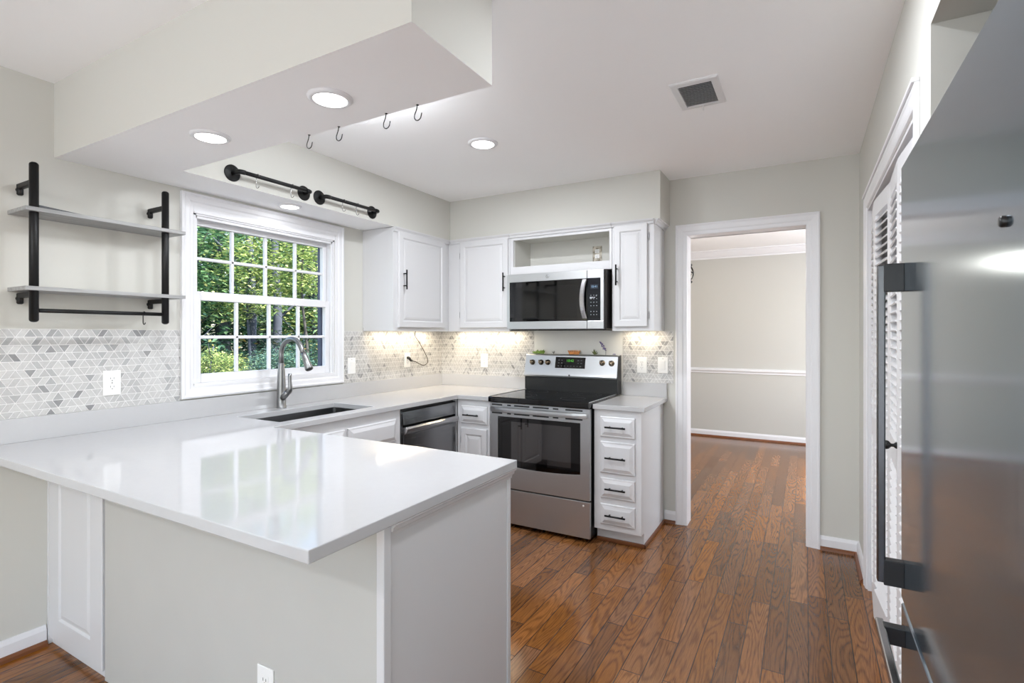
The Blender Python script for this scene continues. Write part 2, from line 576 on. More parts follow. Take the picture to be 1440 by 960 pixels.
g = G()
g.box(-0.15, 0, YF-0.15, -5.6, 0, ZC).box(-0.15, 0, -4.2, WY0, 0, ZC).box(-0.15, 0, WY1, 0.12, 0, ZC)
g.box(-0.15, 0, -5.6, -4.2, 0, 0.9).box(-0.15, 0, -5.6, -4.2, 2.05, ZC)
g.box(-0.15, 0, WY0, WY1, 0, WZ0).box(-0.15, 0, WY0, WY1, WZ1, ZC)
g.box(-0.17, -0.15, YF-0.15, -5.6, -0.3, ZC+0.3, mi=1).box(-0.17, -0.15, -4.2, WY0-0.02, -0.3, ZC+0.3, mi=1).box(-0.17, -0.15, WY1+0.02, YD, -0.3, ZC+0.3, mi=1)
struct('wall_left', g, [M_WALL, M_SIDING], 'greige wall with the window and the pipe shelf')

DX0, DX1, DZ = 2.148, 2.887, 2.035
g = G().box(0, DX0-0.02, 0, 0.12, 0, ZC).box(DX1+0.02, 4.0, 0, 0.12, 0, ZC).box(DX0-0.02, DX1+0.02, 0, 0.12, DZ+0.02, ZC)
struct('wall_back', g, M_WALL, 'greige wall behind the range with a doorway to the dining room')

CY0, CY1, CZ = -1.86, -0.49, 2.0          # closet opening in the right wall
AY0, AY1, AZ = -3.06, -2.07, 2.15         # fridge alcove
g = G()
g.box(XR, XR+0.1, CY1, 0, 0, ZC).box(XR, XR+0.1, CY0, CY1, CZ, ZC).box(XR, XR+0.1, AY1, CY0, 0, ZC)
g.box(XR+0.1, 4.0, AY1, AY1+0.08, 0, ZC)
g.box(XR, 4.0, AY0, AY1, AZ, ZC)
g.box(XR, 4.0, AY0-0.1, AY0, 0, ZC).box(XR, XR+0.1, -3.9, AY0-0.1, 0, ZC).box(XR, XR+0.1, YF, -5.3, 0, ZC).box(XR, XR+0.1, -5.3, -3.9, 0, 0.4).box(XR, XR+0.1, -5.3, -3.9, 2.1, ZC)
g.box(3.9, 4.0, AY0, AY1, 0, AZ).box(3.9, 4.0, AY1+0.08, 0, 0, ZC)
struct('wall_right', g, M_WALL, 'greige wall with the louvered closet and the fridge alcove')

g = G().box(0, 0.9, YF-0.12, YF, 0, ZC).box(3.1, 4.0, YF-0.12, YF, 0, ZC).box(0.9, 3.1, YF-0.12, YF, 2.1, ZC)
struct('wall_front', g, M_WALL)
g = G()
for a in (0.9, 1.97, 2.05, 3.04): g.box(a, a+0.06, YF-0.1, YF-0.02, 0, 2.1)
g.box(0.9, 3.1, YF-0.1, YF-0.02, 2.04, 2.1).box(0.9, 3.1, YF-0.1, YF-0.02, 0, 0.06)
pd = struct('added_door_3', g, M_TRIM)  # unseen patio door, added to go with the lamp behind the camera
build('pane', G().box(0.95, 3.05, YF-0.065, YF-0.06, 0.05, 2.05), M_GLASS, pd)
g = G()
for a in (-5.6, -4.93, -4.26): g.box(-0.1, -0.04, a, a+0.06, 0.9, 2.05)
g.box(-0.1, -0.04, -5.6, -4.2, 0.9, 0.96).box(-0.1, -0.04, -5.6, -4.2, 1.99, 2.05)
w2 = struct('added_window_2', g, M_TRIM)  # unseen breakfast window, added to go with its fill lamp
build('pane', G().box(-0.075, -0.07, -5.58, -4.22, 0.93, 2.03), M_GLASS, w2)

g = G()
for a in (-5.3, -4.63, -3.96): g.box(XR+0.03, XR+0.08, a, a+0.06, 0.4, 2.1)
g.box(XR+0.03, XR+0.08, -5.3, -3.9, 0.4, 0.46).box(XR+0.03, XR+0.08, -5.3, -3.9, 2.04, 2.1)
w4 = struct('added_window_4', g, M_TRIM)  # unseen window added so light comes from the right side
build('pane', G().box(XR+0.05, XR+0.055, -5.27, -3.93, 0.43, 2.07), M_GLASS, w4)

# dining room shell
g = G().box(0.1, 4.6, YD, YD+0.12, 0, ZC)
struct('wall_dining', g, M_DINING, 'pale dining room wall seen through the doorway')
struct('wall_dining_side', G().box(0.0, 0.1, 0.12, YD+0.12, 0, ZC), M_DINING)
g = G().box(4.5, 4.6, 0.0, 0.9, 0, ZC).box(4.5, 4.6, 2.6, YD, 0, ZC).box(4.5, 4.6, 0.9, 2.6, 0, 0.7).box(4.5, 4.6, 0.9, 2.6, 2.1, ZC)
g.box(4.0, 4.6, 0.0, 0.12, 0, ZC)
struct('wall_dining_end', g, M_DINING)
g = G()
for a in (0.9, 1.72, 2.54): g.box(4.52, 4.57, a, a+0.06, 0.7, 2.1)
for z in (0.7, 1.37, 2.04): g.box(4.52, 4.57, 0.9, 2.6, z, z+0.06)
w3 = struct('added_window_3', g, M_TRIM)  # unseen dining window, added to light that room
build('pane', G().box(4.54, 4.545, 0.95, 2.55, 0.75, 2.05), M_GLASS, w3)

# bulkhead beam over the peninsula and the two soffits: painted sides, white undersides
def soffit(name, x0, x1, y0, y1, label):
    g = G().box(x0, x1, y0, y1, ZS, ZC)
    g.bm.faces.ensure_lookup_table()
    for f in g.bm.faces:
        f.normal_update()
        if f.normal.z < -0.5: f.material_index = 1
    return struct(name, g, [M_WALL, M_CEIL], label)
soffit('trim_1', 0.0, 2.02, -2.79, -2.41, 'dropped bulkhead over the peninsula with two recessed lights')
soffit('trim_2', 0.0, 0.30, -2.41, 0.0, 'soffit above the window carrying two black rails')
soffit('trim_3', 0.30, 2.025, -0.28, 0.0, 'soffit above the range wall cabinets')

# door casing, jambs, closet casing
CAS = [(0, 0), (0, 0.02), (0.008, 0.022), (0.018, 0.018), (0.045, 0.015), (0.052, 0.011), (0.068, 0.010), (0.075, 0.008), (0.078, 0)]
g = G().ushape(FB(2.07, -0.0005, 0), 2.95-2.07, 2.11, CAS)
g.ushape(frame((2.95, 0.1205, 0), (-1, 0, 0), (0, 0, 1)), 2.95-2.07, 2.11, CAS)
g.box(DX0-0.02, DX0, 0, 0.12, 0, DZ).box(DX1, DX1+0.02, 0, 0.12, 0, DZ).box(DX0-0.02, DX1+0.02, 0, 0.12, DZ, DZ+0.02)
struct('trim_4', g, M_TRIM, 'white casing round the dining room doorway')
g = G()
ccw = CY1-CY0+0.12
g.ushape(FR(XR-0.0005, CY1+0.062, 0), CY1-CY0+0.124, 2.065, [(0, 0), (0, 0.012), (0.010, 0.014), (0.018, 0.011), (0.045, 0.009), (0.055, 0.006), (0.06, 0)])
g.box(XR-0.020, XR, CY0-0.062, CY1+0.072, 2.066, 2.080, 0.003)
g.box(XR, XR+0.1, CY1-0.012, CY1+0.002, 0, CZ).box(XR, XR+0.1, CY0-0.002, CY0+0.012, 0, CZ).box(XR, XR+0.1, CY0, CY1, CZ-0.012, CZ+0.002)
struct('trim_5', g, M_TRIM, 'white casing round the louvered closet doors')

# baseboards with stained shoe moulding
def baseboard(name, p0, p1, nrm, label=None, z0=0.018, h=0.085):
    """White board with a dark stained shoe below, from p0 to p1; nrm points into the room."""
    a, b, n = Vector((*p0, 0)), Vector((*p1, 0)), Vector((*nrm, 0))
    g = G().sweep((a, b), [n*0+Vector((0, 0, 0)), n*0.014, n*0.014+Vector((0, 0, h-0.02)), n*0.007+Vector((0, 0, h)), Vector((0, 0, h))])
    q = [Vector((0, 0, 0))+n*0.014, n*0.030, n*0.028+Vector((0, 0, 0.012)), n*0.020+Vector((0, 0, 0.020)), n*0.014+Vector((0, 0, 0.022))]
    g.sweep((a, b), q, mi=1)
    return struct(name, g, [M_TRIM, M_SHOE], label)
baseboard('baseboard_back', (1.99, 0), (2.07, 0), (0, -1), 'short white baseboard between drawer cabinet and doorway')
baseboard('baseboard_back_right', (2.95, 0), (XR, 0), (0, -1), 'white baseboard right of the doorway')
baseboard('baseboard_right', (XR, -0.015), (XR, CY1+0.07), (-1, 0), 'white baseboard beside the closet')
baseboard('baseboard_left', (0, -2.82), (0, -4.9), (1, 0), 'white baseboard under the left wall beside the peninsula')
baseboard('baseboard_dining', (0.1, YD), (4.5, YD), (0, -1), 'white baseboard across the dining room')
g = G().sweep(((0.1, YD, 0), (4.5, YD, 0)), [(0, 0, 0.835), (0, -0.012, 0.838), (0, -0.012, 0.855), (0, -0.028, 0.872), (0, -0.028, 0.892), (0, -0.01, 0.9), (0, 0, 0.902)])
struct('trim_6', g, M_TRIM, 'white chair rail across the dining room wall')
g = G().sweep(((0.1, YD, 0), (4.5, YD, 0)), [(0, 0, 2.335), (0, -0.012, 2.335), (0, -0.014, 2.352), (0, -0.03, 2.362), (0, -0.06, 2.40), (0, -0.072, 2.422), (0, -0.085, 2.425), (0, -0.085, 2.44), (0, 0, 2.44)])
struct('trim_7', g, M_TRIM, 'white crown moulding in the dining room')

# ------------------------------------------------------------------ window over the sink
g = G()
cw0, cw1, cz0, cz1 = -2.263, -1.161, 1.0, 2.098
g.rings(FL(0.0005, cw0, cz0), cw1-cw0, cz1-cz0, [(0, 0), (0, 0.020), (0.010, 0.024), (0.020, 0.018), (0.040, 0.016), (0.048, 0.010), (0.064, 0.008), (0.068, 0.0)], close=False)
for a, b in ((WY0, WY0+0.012), (WY1-0.012, WY1)): g.box(-0.15, 0.004, a, b, WZ0, WZ1)
g.box(-0.15, 0.004, WY0, WY1, WZ1-0.014, WZ1).box(-0.15, 0.012, WY0, WY1, WZ0-0.002, WZ0+0.016)
g.box(-0.004, 0.0075, WY0-0.002, WY1+0.002, WZ1-0.003, cz1-0.062, 0.001).box(-0.004, 0.012, WY0, WY1, WZ1-0.006, WZ1+0.006, 0.002)
win = struct('window_1', g, M_TRIM, 'white double-hung kitchen window over the sink')
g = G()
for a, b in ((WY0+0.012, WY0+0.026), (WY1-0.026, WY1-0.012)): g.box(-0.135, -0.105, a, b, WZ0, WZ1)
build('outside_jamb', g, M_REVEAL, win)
def sash(xf, y0, y1, z0, z1, st, rb, rt):
    """One four-over-two sash: frame with muntins, and its panes of glass."""
    g = G()
    t = 0.032
    for a, b in ((y0, y0+st), (y1-st, y1)): g.box(xf-t, xf, a, b, z0, z1, 0.003)
    g.box(xf-t, xf, y0+st, y1-st, z0, z0+rb, 0.003).box(xf-t, xf, y0+st, y1-st, z1-rt, z1, 0.003)
    ga, gb, gc, gd = y0+st, y1-st, z0+rb, z1-rt
    for k in (1, 2, 3):
        c = ga+(gb-ga)*k/4
        g.box(xf-0.028, xf-0.006, c-0.009, c+0.009, gc, gd, 0.004)
    c = (gc+gd)/2
    g.box(xf-0.028, xf-0.006, ga, gb, c-0.009, c+0.009, 0.004)
    s = build('sash', g, M_TRIM, win)
    build('pane', G().box(xf-0.019, xf-0.015, ga, gb, gc, gd), M_GLASS, s)
    return s
s1 = sash(-0.058, WY0+0.012, WY1-0.012, 1.535, WZ1-0.014, 0.034, 0.045, 0.042)
s2 = sash(-0.022, WY0+0.012, WY1-0.012, WZ0+0.016, 1.572, 0.042, 0.048, 0.044)
# sash lock on the meeting rail and a stop bead
build('stop_bead', G().box(-0.02, -0.004, WY0+0.012, WY0+0.024, WZ0+0.016, WZ1-0.014, 0.002).box(-0.02, -0.004, WY1-0.024, WY1-0.012, WZ0+0.016, WZ1-0.014, 0.002).box(-0.02, -0.004, WY0+0.012, WY1-0.012, WZ1-0.03, WZ1-0.014, 0.002), M_TRIM, win)

# ------------------------------------------------------------------ mosaic backsplash
def mosaic(M, u0, u1, v0, v1, seed):
    """Rows of marble rhombi and triangles, mirrored row by row, on a grout bed."""
    rng = random.Random(seed)
    g = G()
    g.mbox(M, u0, u1, v0, v1, 0.0, 0.006)
    h = 0.0345
    d = h*math.tan(PI/6)/2
    gap = 0.0013
    verts, fs = [], []
    r = 0
    v = v1
    while v > v0+0.004:
        lo = max(v-h, v0)
        c = u0-0.05-rng.choice((0, 0.026))
        fl = 1 if r % 2 == 0 else -1
        seq = [1, 1, -1, -1]
        k = 0
        bounds = []
        while c < u1+0.08:
            bounds.append((c, fl*seq[k % 4]))
            nxt = seq[(k+1) % 4]
            c += (2*d+0.0025) if seq[k % 4] != nxt else 0.0252
            k += 1
        f = (v-lo)/h
        for (a, sa), (b, sb) in zip(bounds, bounds[1:]):
            def edge(cc, s, top): # x at top or bottom of this (possibly cut) row
                yy = 1.0 if top else 1.0-2.0*f
                return cc+s*d*yy
            P = [(edge(a, sa, False)+gap, lo+gap), (edge(b, sb, False)-gap, lo+gap), (edge(b, sb, True)-gap, v-gap), (edge(a, sa, True)+gap, v-gap)]
            P = [(min(max(x, u0), u1), y) for x, y in P]
            if P[1][0]-P[0][0] < 1e-4 and P[2][0]-P[3][0] < 1e-4: continue
            if P[1][0] <= P[0][0]: P = [((P[0][0]+P[1][0])/2, P[0][1]), P[2], P[3]]
            elif P[2][0] <= P[3][0]: P = [P[0], P[1], ((P[2][0]+P[3][0])/2, P[2][1])]
            n = len(verts)
            verts += [M @ Vector((x, y, 0.0068)) for x, y in P]
            fs.append(list(range(n, n+len(P))))
        v -= h
        r += 1
    g.faces(verts, fs, mi=1)
    return g
ZT = 1.364
o = build('backsplash', mosaic(FL(0, 0, 0), -3.05, -2.265, 0.992, ZT, 3), [M_GROUT, M_TILE])
tag(o, 'grey marble mosaic backsplash left of the window below the pipe shelf', 'backsplash')
o = build('backsplash', mosaic(FL(0, 0, 0), -1.159, -0.008, 0.992, ZT, 4), [M_GROUT, M_TILE])
tag(o, 'marble mosaic backsplash between the window and the room corner', 'backsplash')
o = build('backsplash', mosaic(FB(0, 0, 0), 0.0, 0.942, 0.992, ZT, 5), [M_GROUT, M_TILE])
tag(o, 'marble mosaic backsplash from the room corner to the range', 'backsplash')
o = build('backsplash', mosaic(FB(0, 0, 0), 1.685, 2.053, 0.992, ZT, 6), [M_GROUT, M_TILE])
tag(o, 'narrow marble mosaic backsplash between the range and the doorway', 'backsplash')
o = build('splash_panel', G().box(0.944, 1.683, -0.007, -0.0005, 0.88, 1.372), solid('splash_sheet', lin((226, 226, 222)), 0.3))
tag(o, 'plain white splash panel on the wall behind the range', 'panel')

# ------------------------------------------------------------------ cabinet fronts
DOOR = [(0, 0), (0, 0.015), (0.004, 0.019), (0.042, 0.019), (0.050, 0.011), (0.056, 0.011), (0.060, 0.014), (0.075, 0.017)]
DRAW = [(0, 0), (0, 0.010), (0.004, 0.013), (0.010, 0.013), (0.030, 0.021), (0.033, 0.021)]
def front(parent, name, M, w, h, prof):
    return build(name, G().rings(M, w, h, prof, close=True, back=True), M_CAB, parent)
def pull(parent, M, length, vertical=True, r=0.0055):
    """Matt black bar pull standing on two posts; M's origin is the middle on the door face."""
    g = G()
    q = length/2
    P = lambda a, z: M @ (Vector((0, a, z)) if vertical else Vector((a, 0, z)))
    g.tube([P(-q, 0.03), P(q, 0.03)], r, 10)
    for a in (-q*0.62, q*0.62): g.tube([P(a, 0), P(a, 0.03)], r*0.8, 8)
    return tag(build('handle', g, M_BLACK, parent), 'matt black bar pull')
def hinge(parent, M):
    g = G().mbox(M, -0.004, 0.004, -0.022, 0.022, 0, 0.006, 0.001)
    for z in (-0.028, 0.025): g.mbox(M, -0.0025, 0.0025, z, z+0.004, 0, 0.005)
    return build('hinge', g, M_NICKEL, parent)
def crown(parent, pts, nrms):
    g = G()
    for (a, b, n) in zip(pts, pts[1:], nrms):
        a, b, n = Vector(a), Vector(b), Vector(n)
        g.sweep((a, b), [n*0, n*0.010, n*0.014+Vector((0, 0, 0.014)), n*0.024+Vector((0, 0, 0.024)), n*0.026+Vector((0, 0, 0.032)), Vector((0, 0, 0.032))])
    return build('crown', g, M_CAB, parent)

UB = 1.366   # underside of the wall cabinets
# wall cabinet beside the window, door facing the room from the left wall
t = thing('wall_cabinet', 'white wall cabinet beside the window, its door facing right', 'cabinet', (0.15, -0.64, UB), 'wall cabinets')
build('body', G().box(0.001, 0.299, -0.965, -0.302, UB+0.022, ZS-0.003, 0.0015).box(0.281, 0.299, -0.965, -0.302, UB, UB+0.024, 0.001).box(0.008, 0.281, -0.965, -0.947, UB, UB+0.024, 0.001), M_CAB, t)
d = front(t, 'door', FL(0.3, -0.922, 1.393), 0.922-0.369, 2.088-1.393, DOOR)
pull(d, FL(0.319, -0.875, 1.74), 0.142)
for z in (1.50, 1.98): hinge(t, FL(0.3, -0.362, z))
crown(t, [(0.3, -0.965, 2.082), (0.3, -0.302, 2.082)], [(1, 0, 0)])
# corner wall cabinet on the range wall
t = thing('wall_cabinet', 'white wall cabinet in the corner left of the microwave, its door facing out', 'cabinet', (0.45, -0.15, UB), 'wall cabinets')
build('body', G().box(0.001, 0.884, -0.299, -0.009, UB+0.022, ZS-0.003, 0.0015).box(0.299, 0.884, -0.299, -0.281, UB, UB+0.024, 0.001).box(0.866, 0.884, -0.281, -0.009, UB, UB+0.024, 0.001), M_CAB, t)
d = front(t, 'door', FB(0.424, -0.3, 1.393), 0.872-0.424, 2.088-1.393, DOOR)
pull(d, FB(0.848, -0.319, 1.745), 0.142)
for z in (1.50, 1.98): hinge(t, FB(0.417, -0.3, z))
crown(t, [(0.327, -0.3, 2.082), (0.884, -0.3, 2.082)], [(0, -1, 0)])
# open cabinet over the microwave
t = thing('open_cabinet', 'white doorless wall cabinet directly above the microwave', 'cabinet', (1.29, -0.15, 1.797), 'wall cabinets')
g = G().box(0.886, 0.912, -0.3, -0.009, 1.797, ZS-0.003).box(1.68, 1.698, -0.3, -0.009, 1.797, ZS-0.003)
g.box(0.912, 1.68, -0.3, -0.28, 1.797, 1.858).box(0.912, 1.68, -0.3, -0.28, 2.062, ZS-0.003)
build('face_frame', g, M_CAB, t, 0.001)
g = G().box(0.912, 1.68, -0.281, -0.02, 1.838, 1.852).box(0.912, 1.68, -0.281, -0.02, 2.078, 2.09).box(0.912, 1.68, -0.02, -0.009, 1.838, 2.09)
g.box(0.912, 0.916, -0.28, -0.02, 1.852, 2.078).box(1.676, 1.68, -0.28, -0.02, 1.852, 2.078)
tag(build('inside', g, M_CABIN, t), 'greige painted inside of the open cabinet')
crown(t, [(0.886, -0.3, 2.082), (1.698, -0.3, 2.082)], [(0, -1, 0)])
# narrow cabinet right of the microwave
t = thing('wall_cabinet', 'narrow white wall cabinet right of the microwave', 'cabinet', (1.845, -0.15, UB), 'wall cabinets')
build('body', G().box(1.700, 1.990, -0.299, -0.009, UB+0.022, ZS-0.003, 0.0015).box(1.700, 1.990, -0.299, -0.281, UB, UB+0.024, 0.001).box(1.700, 1.718, -0.281, -0.009, UB, UB+0.024, 0.001).box(1.972, 1.990, -0.281, -0.009, UB, UB+0.024, 0.001), M_CAB, t)
d = front(t, 'door', FB(1.716, -0.3, 1.393), 1.949-1.716, 2.088-1.393, DOOR)
pull(d, FB(1.742, -0.319, 1.748), 0.142)
for z in (1.47, 2.0): hinge(t, FB(1.956, -0.3, z))
crown(t, [(1.700, -0.3, 2.082), (1.990, -0.3, 2.082), (1.990, 0.0, 2.082)], [(0, -1, 0), (1, 0, 0)])

# light strips below the wall cabinets
def strip(x0, x1, y0, y1, label):
    t = thing('cabinet_light', label, 'light', ((x0+x1)/2, (y0+y1)/2, UB+0.006), 'light strips under the wall cabinets')
    build('housing', G().box(x0, x1, y0, y1, UB+0.010, UB+0.0215, 0.002), M_PLASTIC, t)
    build('diffuser', G().box(x0+0.005, x1-0.005, y0+0.005, y1-0.005, UB+0.006, UB+0.010), M_LEDW, t)
    area_light('strip_glow', ((x0+x1)/2, (y0+y1)/2, UB+0.004), (0, 0, -1), x1-x0, y1-y0, 3.2*max(x1-x0, y1-y0), (1.0, 0.84, 0.62), parent=t)
strip(0.07, 0.10, -0.90, -0.20, 'slim light strip under the cabinet beside the window')
strip(0.20, 0.85, -0.10, -0.07, 'slim light strip under the corner cabinet left of the microwave')
strip(1.725, 1.965, -0.10, -0.07, 'slim light strip under the narrow cabinet right of the microwave')

# ------------------------------------------------------------------ base cabinets
# drawer stack right of the range
t = thing('drawer_cabinet', 'white base cabinet with four drawers right of the range', 'cabinet', (1.83, -0.3, 0), 'base cabinets')
g = G().box(1.679, 1.987, -0.595, -0.032, 0.092, CT-0.031, 0.0015).box(1.679, 1.987, -0.538, -0.032, 0.002, 0.093)
build('body', g, M_CAB, t)
g = G().box(1.679, 2.000, -0.551, -0.538, 0.0, 0.024, 0.004).box(1.987, 2.000, -0.551, -0.032, 0.0, 0.024, 0.004)
tag(build('shoe', g, M_SHOE, t), 'stained wood shoe moulding')
for z0, z1 in ((0.690, 0.817), (0.460, 0.658), (0.300, 0.426), (0.132, 0.260)):
    d = front(t, 'drawer', FB(1.724, -0.595, z0), 0.224, z1-z0, DRAW)
    pull(d, FB(1.832, -0.616, (z0+z1)/2+0.002), 0.132, vertical=False)
# narrow cabinet left of the range
t = thing('base_cabinet', 'white base cabinet with one drawer and door left of the range', 'cabinet', (0.75, -0.3, 0), 'base cabinets')
build('body', G().box(0.600, 0.911, -0.595, -0.032, 0.092, CT-0.031, 0.0015).box(0.600, 0.911, -0.538, -0.032, 0.0, 0.093), M_CAB, t)
d = front(t, 'drawer', FB(0.640, -0.595, 0.687), 0.226, 0.129, DRAW)
pull(d, FB(0.745, -0.616, 0.752), 0.132, vertical=False)
front(t, 'door', FB(0.640, -0.595, 0.12), 0.226, 0.53, DOOR)
for z in (0.22, 0.56): hinge(t, FB(0.634, -0.595, z))
# sink cabinet on the window wall
t = thing('sink_cabinet', 'white base cabinet below the sink, left of the dishwasher', 'cabinet', (0.3, -1.7, 0), 'base cabinets')
g = G().box(0.001, 0.02, -2.13, -1.226, 0.092, CT-0.031).box(0.02, 0.595, -2.13, -2.112, 0.092, CT-0.031).box(0.02, 0.595, -1.244, -1.226, 0.092, CT-0.031)
g.box(0.02, 0.578, -2.112, -1.244, 0.092, 0.11).box(0.577, 0.595, -2.112, -1.244, 0.092, CT-0.031).box(0.02, 0.535, -2.13, -1.226, 0.0, 0.092)
build('body', g, M_CAB, t)
for y0, y1 in ((-2.09, -1.695), (-1.67, -1.272)):
    front(t, 'drawer', FL(0.595, y0, 0.665), y1-y0, 0.138, DRAW)
    dd = front(t, 'door', FL(0.595, y0, 0.12), y1-y0, 0.52, DOOR)
    pull(dd, FL(0.614, y1-0.05 if y0 < -2 else y0+0.05, 0.56), 0.142)
# dishwasher
t = thing('dishwasher', 'dark stainless dishwasher between sink cabinet and corner', 'dishwasher', (0.3, -0.91, 0))
build('body', G().box(0.03, 0.572, -1.218, -0.618, 0.092, CT-0.036).box(0.03, 0.52, -1.218, -0.618, 0.0, 0.092), M_BLACKP, t)
g = G().prism([(0.572, 0.11), (0.600, 0.11), (0.604, 0.69), (0.572, 0.69)], 0, 0.575, M=frame((0, -0.626, 0), (1, 0, 0), (0, 0, 1)))
build('door', g, M_SS_DW, t, 0.002)
g = G().prism([(0.572, 0.756), (0.606, 0.752), (0.598, 0.838), (0.572, 0.838)], 0, 0.575, M=frame((0, -0.626, 0), (1, 0, 0), (0, 0, 1)))
build('control_panel', g, M_SS_DW, t, 0.002)
g = G().prism([(0.574, 0.693), (0.612, 0.693), (0.632, 0.712), (0.634, 0.728), (0.622, 0.740), (0.606, 0.735), (0.574, 0.74)], 0, 0.575, M=frame((0, -0.626, 0), (1, 0, 0), (0, 0, 1)))
build('handle', g, brushed('stainless_lip', lin((190, 190, 192)), 0.25, 1), t, 0.001)
for a, b in ((-1.223, -1.204), (-0.624, -0.612)): build('side_trim', G().box(0.56, 0.598, a, b, 0.1, 0.845), M_SS_DW, t)
# corner filler
o = build('corner_filler', G().box(0.5, 0.595, -0.610, -0.597, 0.0, CT-0.031, 0.001), M_CAB)
tag(o, 'narrow white filler strip in the corner beside the dishwasher', 'cabinet filler')

# ------------------------------------------------------------------ peninsula
t = thing('peninsula', 'white and greige peninsula base with a moulded end panel', 'peninsula', (1.0, -2.5, 0))
g = G().box(0.52, 1.936, -2.775, -2.196, 0.09, CT-0.031).box(0.60, 1.936, -2.775, -2.25, 0, 0.09)
build('body', g, M_CAB, t)
tag(build('back_panel', G().box(0.505, 1.928, -2.81, -2.776, 0, CT-0.031, 0.0015), M_PONY, t), 'scuffed greige painted back panel')
tag(build('end_panel', G().box(1.9365, 1.944, -2.790, -2.186, 0, CT-0.031, 0.001), M_CAB, t), 'plain white end panel')
build('corner_trim', G().box(1.929, 1.955, -2.818, -2.790, 0, CT-0.034, 0.003), M_CAB, t)
build('end_stile', G().box(1.930, 1.950, -2.186, -2.168, 0, CT-0.031, 0.002), M_CAB, t)
g = G().sweep(((1.944, -2.79, 0), (1.944, -2.160, 0)), [(0, 0, 0.826), (0.006, 0, 0.826), (0.008, 0, 0.836), (0.016, 0, 0.842), (0.017, 0, 0.850), (0.026, 0, 0.858), (0.026, 0, 0.8615), (0, 0, 0.8615)])
build('end_moulding', g, M_CAB, t)
# white panelled section against the left wall
g = G().box(0.014, 0.488, -2.80, -2.776, 0.0, CT-0.031, 0.001)
g.rings(FB(0.012, -2.80, 0.03), 0.476, 0.825, [(0, 0), (0, 0.010), (0.003, 0.013), (0.095, 0.013), (0.102, 0.006), (0.106, 0.006), (0.125, 0.012)], close=True)
tag(build('side_panel', g, M_CAB, t), 'white panelled board beside the left wall')
build('scribe', G().box(0.0005, 0.014, -2.815, -2.776, 0.0, CT-0.031, 0.002), M_CAB, t)
build('shadow_gap', G().box(0.489, 0.504, -2.79, -2.776, 0.0, CT-0.031), M_DARK, t)  # black strip stands in for the shade in this gap
for x1, x2 in ((1.90, 1.49), (1.47, 1.06)):
    dd = front(t, 'door', FN(x1, -2.196, 0.12), x1-x2, 0.55, DOOR)
    pull(dd, FN(x2+0.05 if x1 > 1.8 else x1-0.05, -2.177, 0.55), 0.142)
    front(t, 'drawer', FN(x1, -2.196, 0.69), x1-x2, 0.13, DRAW)

# ------------------------------------------------------------------ worktops
SX0, SX1, SY0, SY1 = 0.165, 0.522, -2.052, -1.382      # sink cut-out
t = thing('worktop', 'white quartz worktop running from range past sink onto the peninsula', 'worktop', (0.6, -1.6, CT-0.03), 'quartz worktops')
g = G()
bm = g.bm
xs = [0.0015, SX0, SX1, 0.617, 0.911, 1.972]
ys = [-3.058, -2.160, SY0, SY1, -0.617, -0.0015]
inside = lambda x, y: (y < -2.16 or x < 0.617 or (y > -0.617 and x < 0.911)) and not (SX0 < x < SX1 and SY0 < y < SY1)
vd = {}
def V(x, y):
    if (x, y) not in vd: vd[(x, y)] = bm.verts.new((x, y, CT-0.03))
    return vd[(x, y)]
for a, b in zip(xs, xs[1:]):
    for c, d in zip(ys, ys[1:]):
        if inside((a+b)/2, (c+d)/2):
            bm.faces.new((V(a, c), V(b, c), V(b, d), V(a, d)))
r = bmesh.ops.extrude_face_region(bm, geom=bm.faces[:])
for v in [e for e in r['geom'] if isinstance(e, bmesh.types.BMVert)]: v.co.z = CT
bmesh.ops.recalc_face_normals(bm, faces=bm.faces)
bmesh.ops.dissolve_limit(bm, angle_limit=0.01, verts=bm.verts[:], edges=bm.edges[:])
build('slab', g, M_QUARTZ, t, 0.0025)
g = G().box(0.0068, 0.022, -3.05, -0.0015, CT, 0.992, 0.0015).box(0.022, 0.911, -0.022, -0.0068, CT, 0.992, 0.0015)
build('upstand', g, M_QUARTZ, t)
t = thing('worktop', 'short white quartz worktop on the drawer cabinet right of the range', 'worktop', (1.84, -0.3, CT-0.03), 'quartz worktops')
build('slab', G().box(1.676, 2.012, -0.617, -0.0068, CT-0.03, CT, 0.0025), M_QUARTZ, t)
build('upstand', G().box(1.690, 2.010, -0.022, -0.0072, CT, 0.992, 0.0015), M_QUARTZ, t)

# ------------------------------------------------------------------ sink and faucet
t = thing('sink', 'dark stainless undermount sink basin set in the white worktop', 'sink', (0.34, -1.72, 0.66))
a0, a1, b0, b1 = SX0-0.006, SX1+0.006, SY0-0.006, SY1+0.006
g = G()
zt, zb, cr_ = CT-0.0305, 0.67, 0.02
def rrect(x0, x1, y0, y1, r, n=5):
    out = []
    for cx, cy, s in ((x1-r, y1-r, 0), (x0+r, y1-r, 1), (x0+r, y0+r, 2), (x1-r, y0+r, 3)):
        for k in range(n+1):
            a = s*PI/2+k*PI/2/n
            out.append((cx+r*math.cos(a), cy+r*math.sin(a)))
    return out
loops = [(rrect(a0-0.015, a1+0.015, b0-0.015, b1+0.015, 0.03), zt), (rrect(a0, a1, b0, b1, 0.02), zt), (rrect(a0+0.004, a1-0.004, b0+0.004, b1-0.004, 0.02), zb+0.02), (rrect(a0+0.022, a1-0.022, b0+0.022, b1-0.022, 0.012), zb)]
vs, fs = [], []
n = len(loops[0][0])
for lp, z in loops: vs += [(x, y, z) for x, y in lp]
for k in range(len(loops)-1):
    for i in range(n):
        fs.append([k*n+i, k*n+(i+1) % n, (k+1)*n+(i+1) % n, (k+1)*n+i])
fs.append([3*n+i for i in range(n)])
g.faces(vs, fs)
sb = build('basin', g, M_SS_SINK, t)
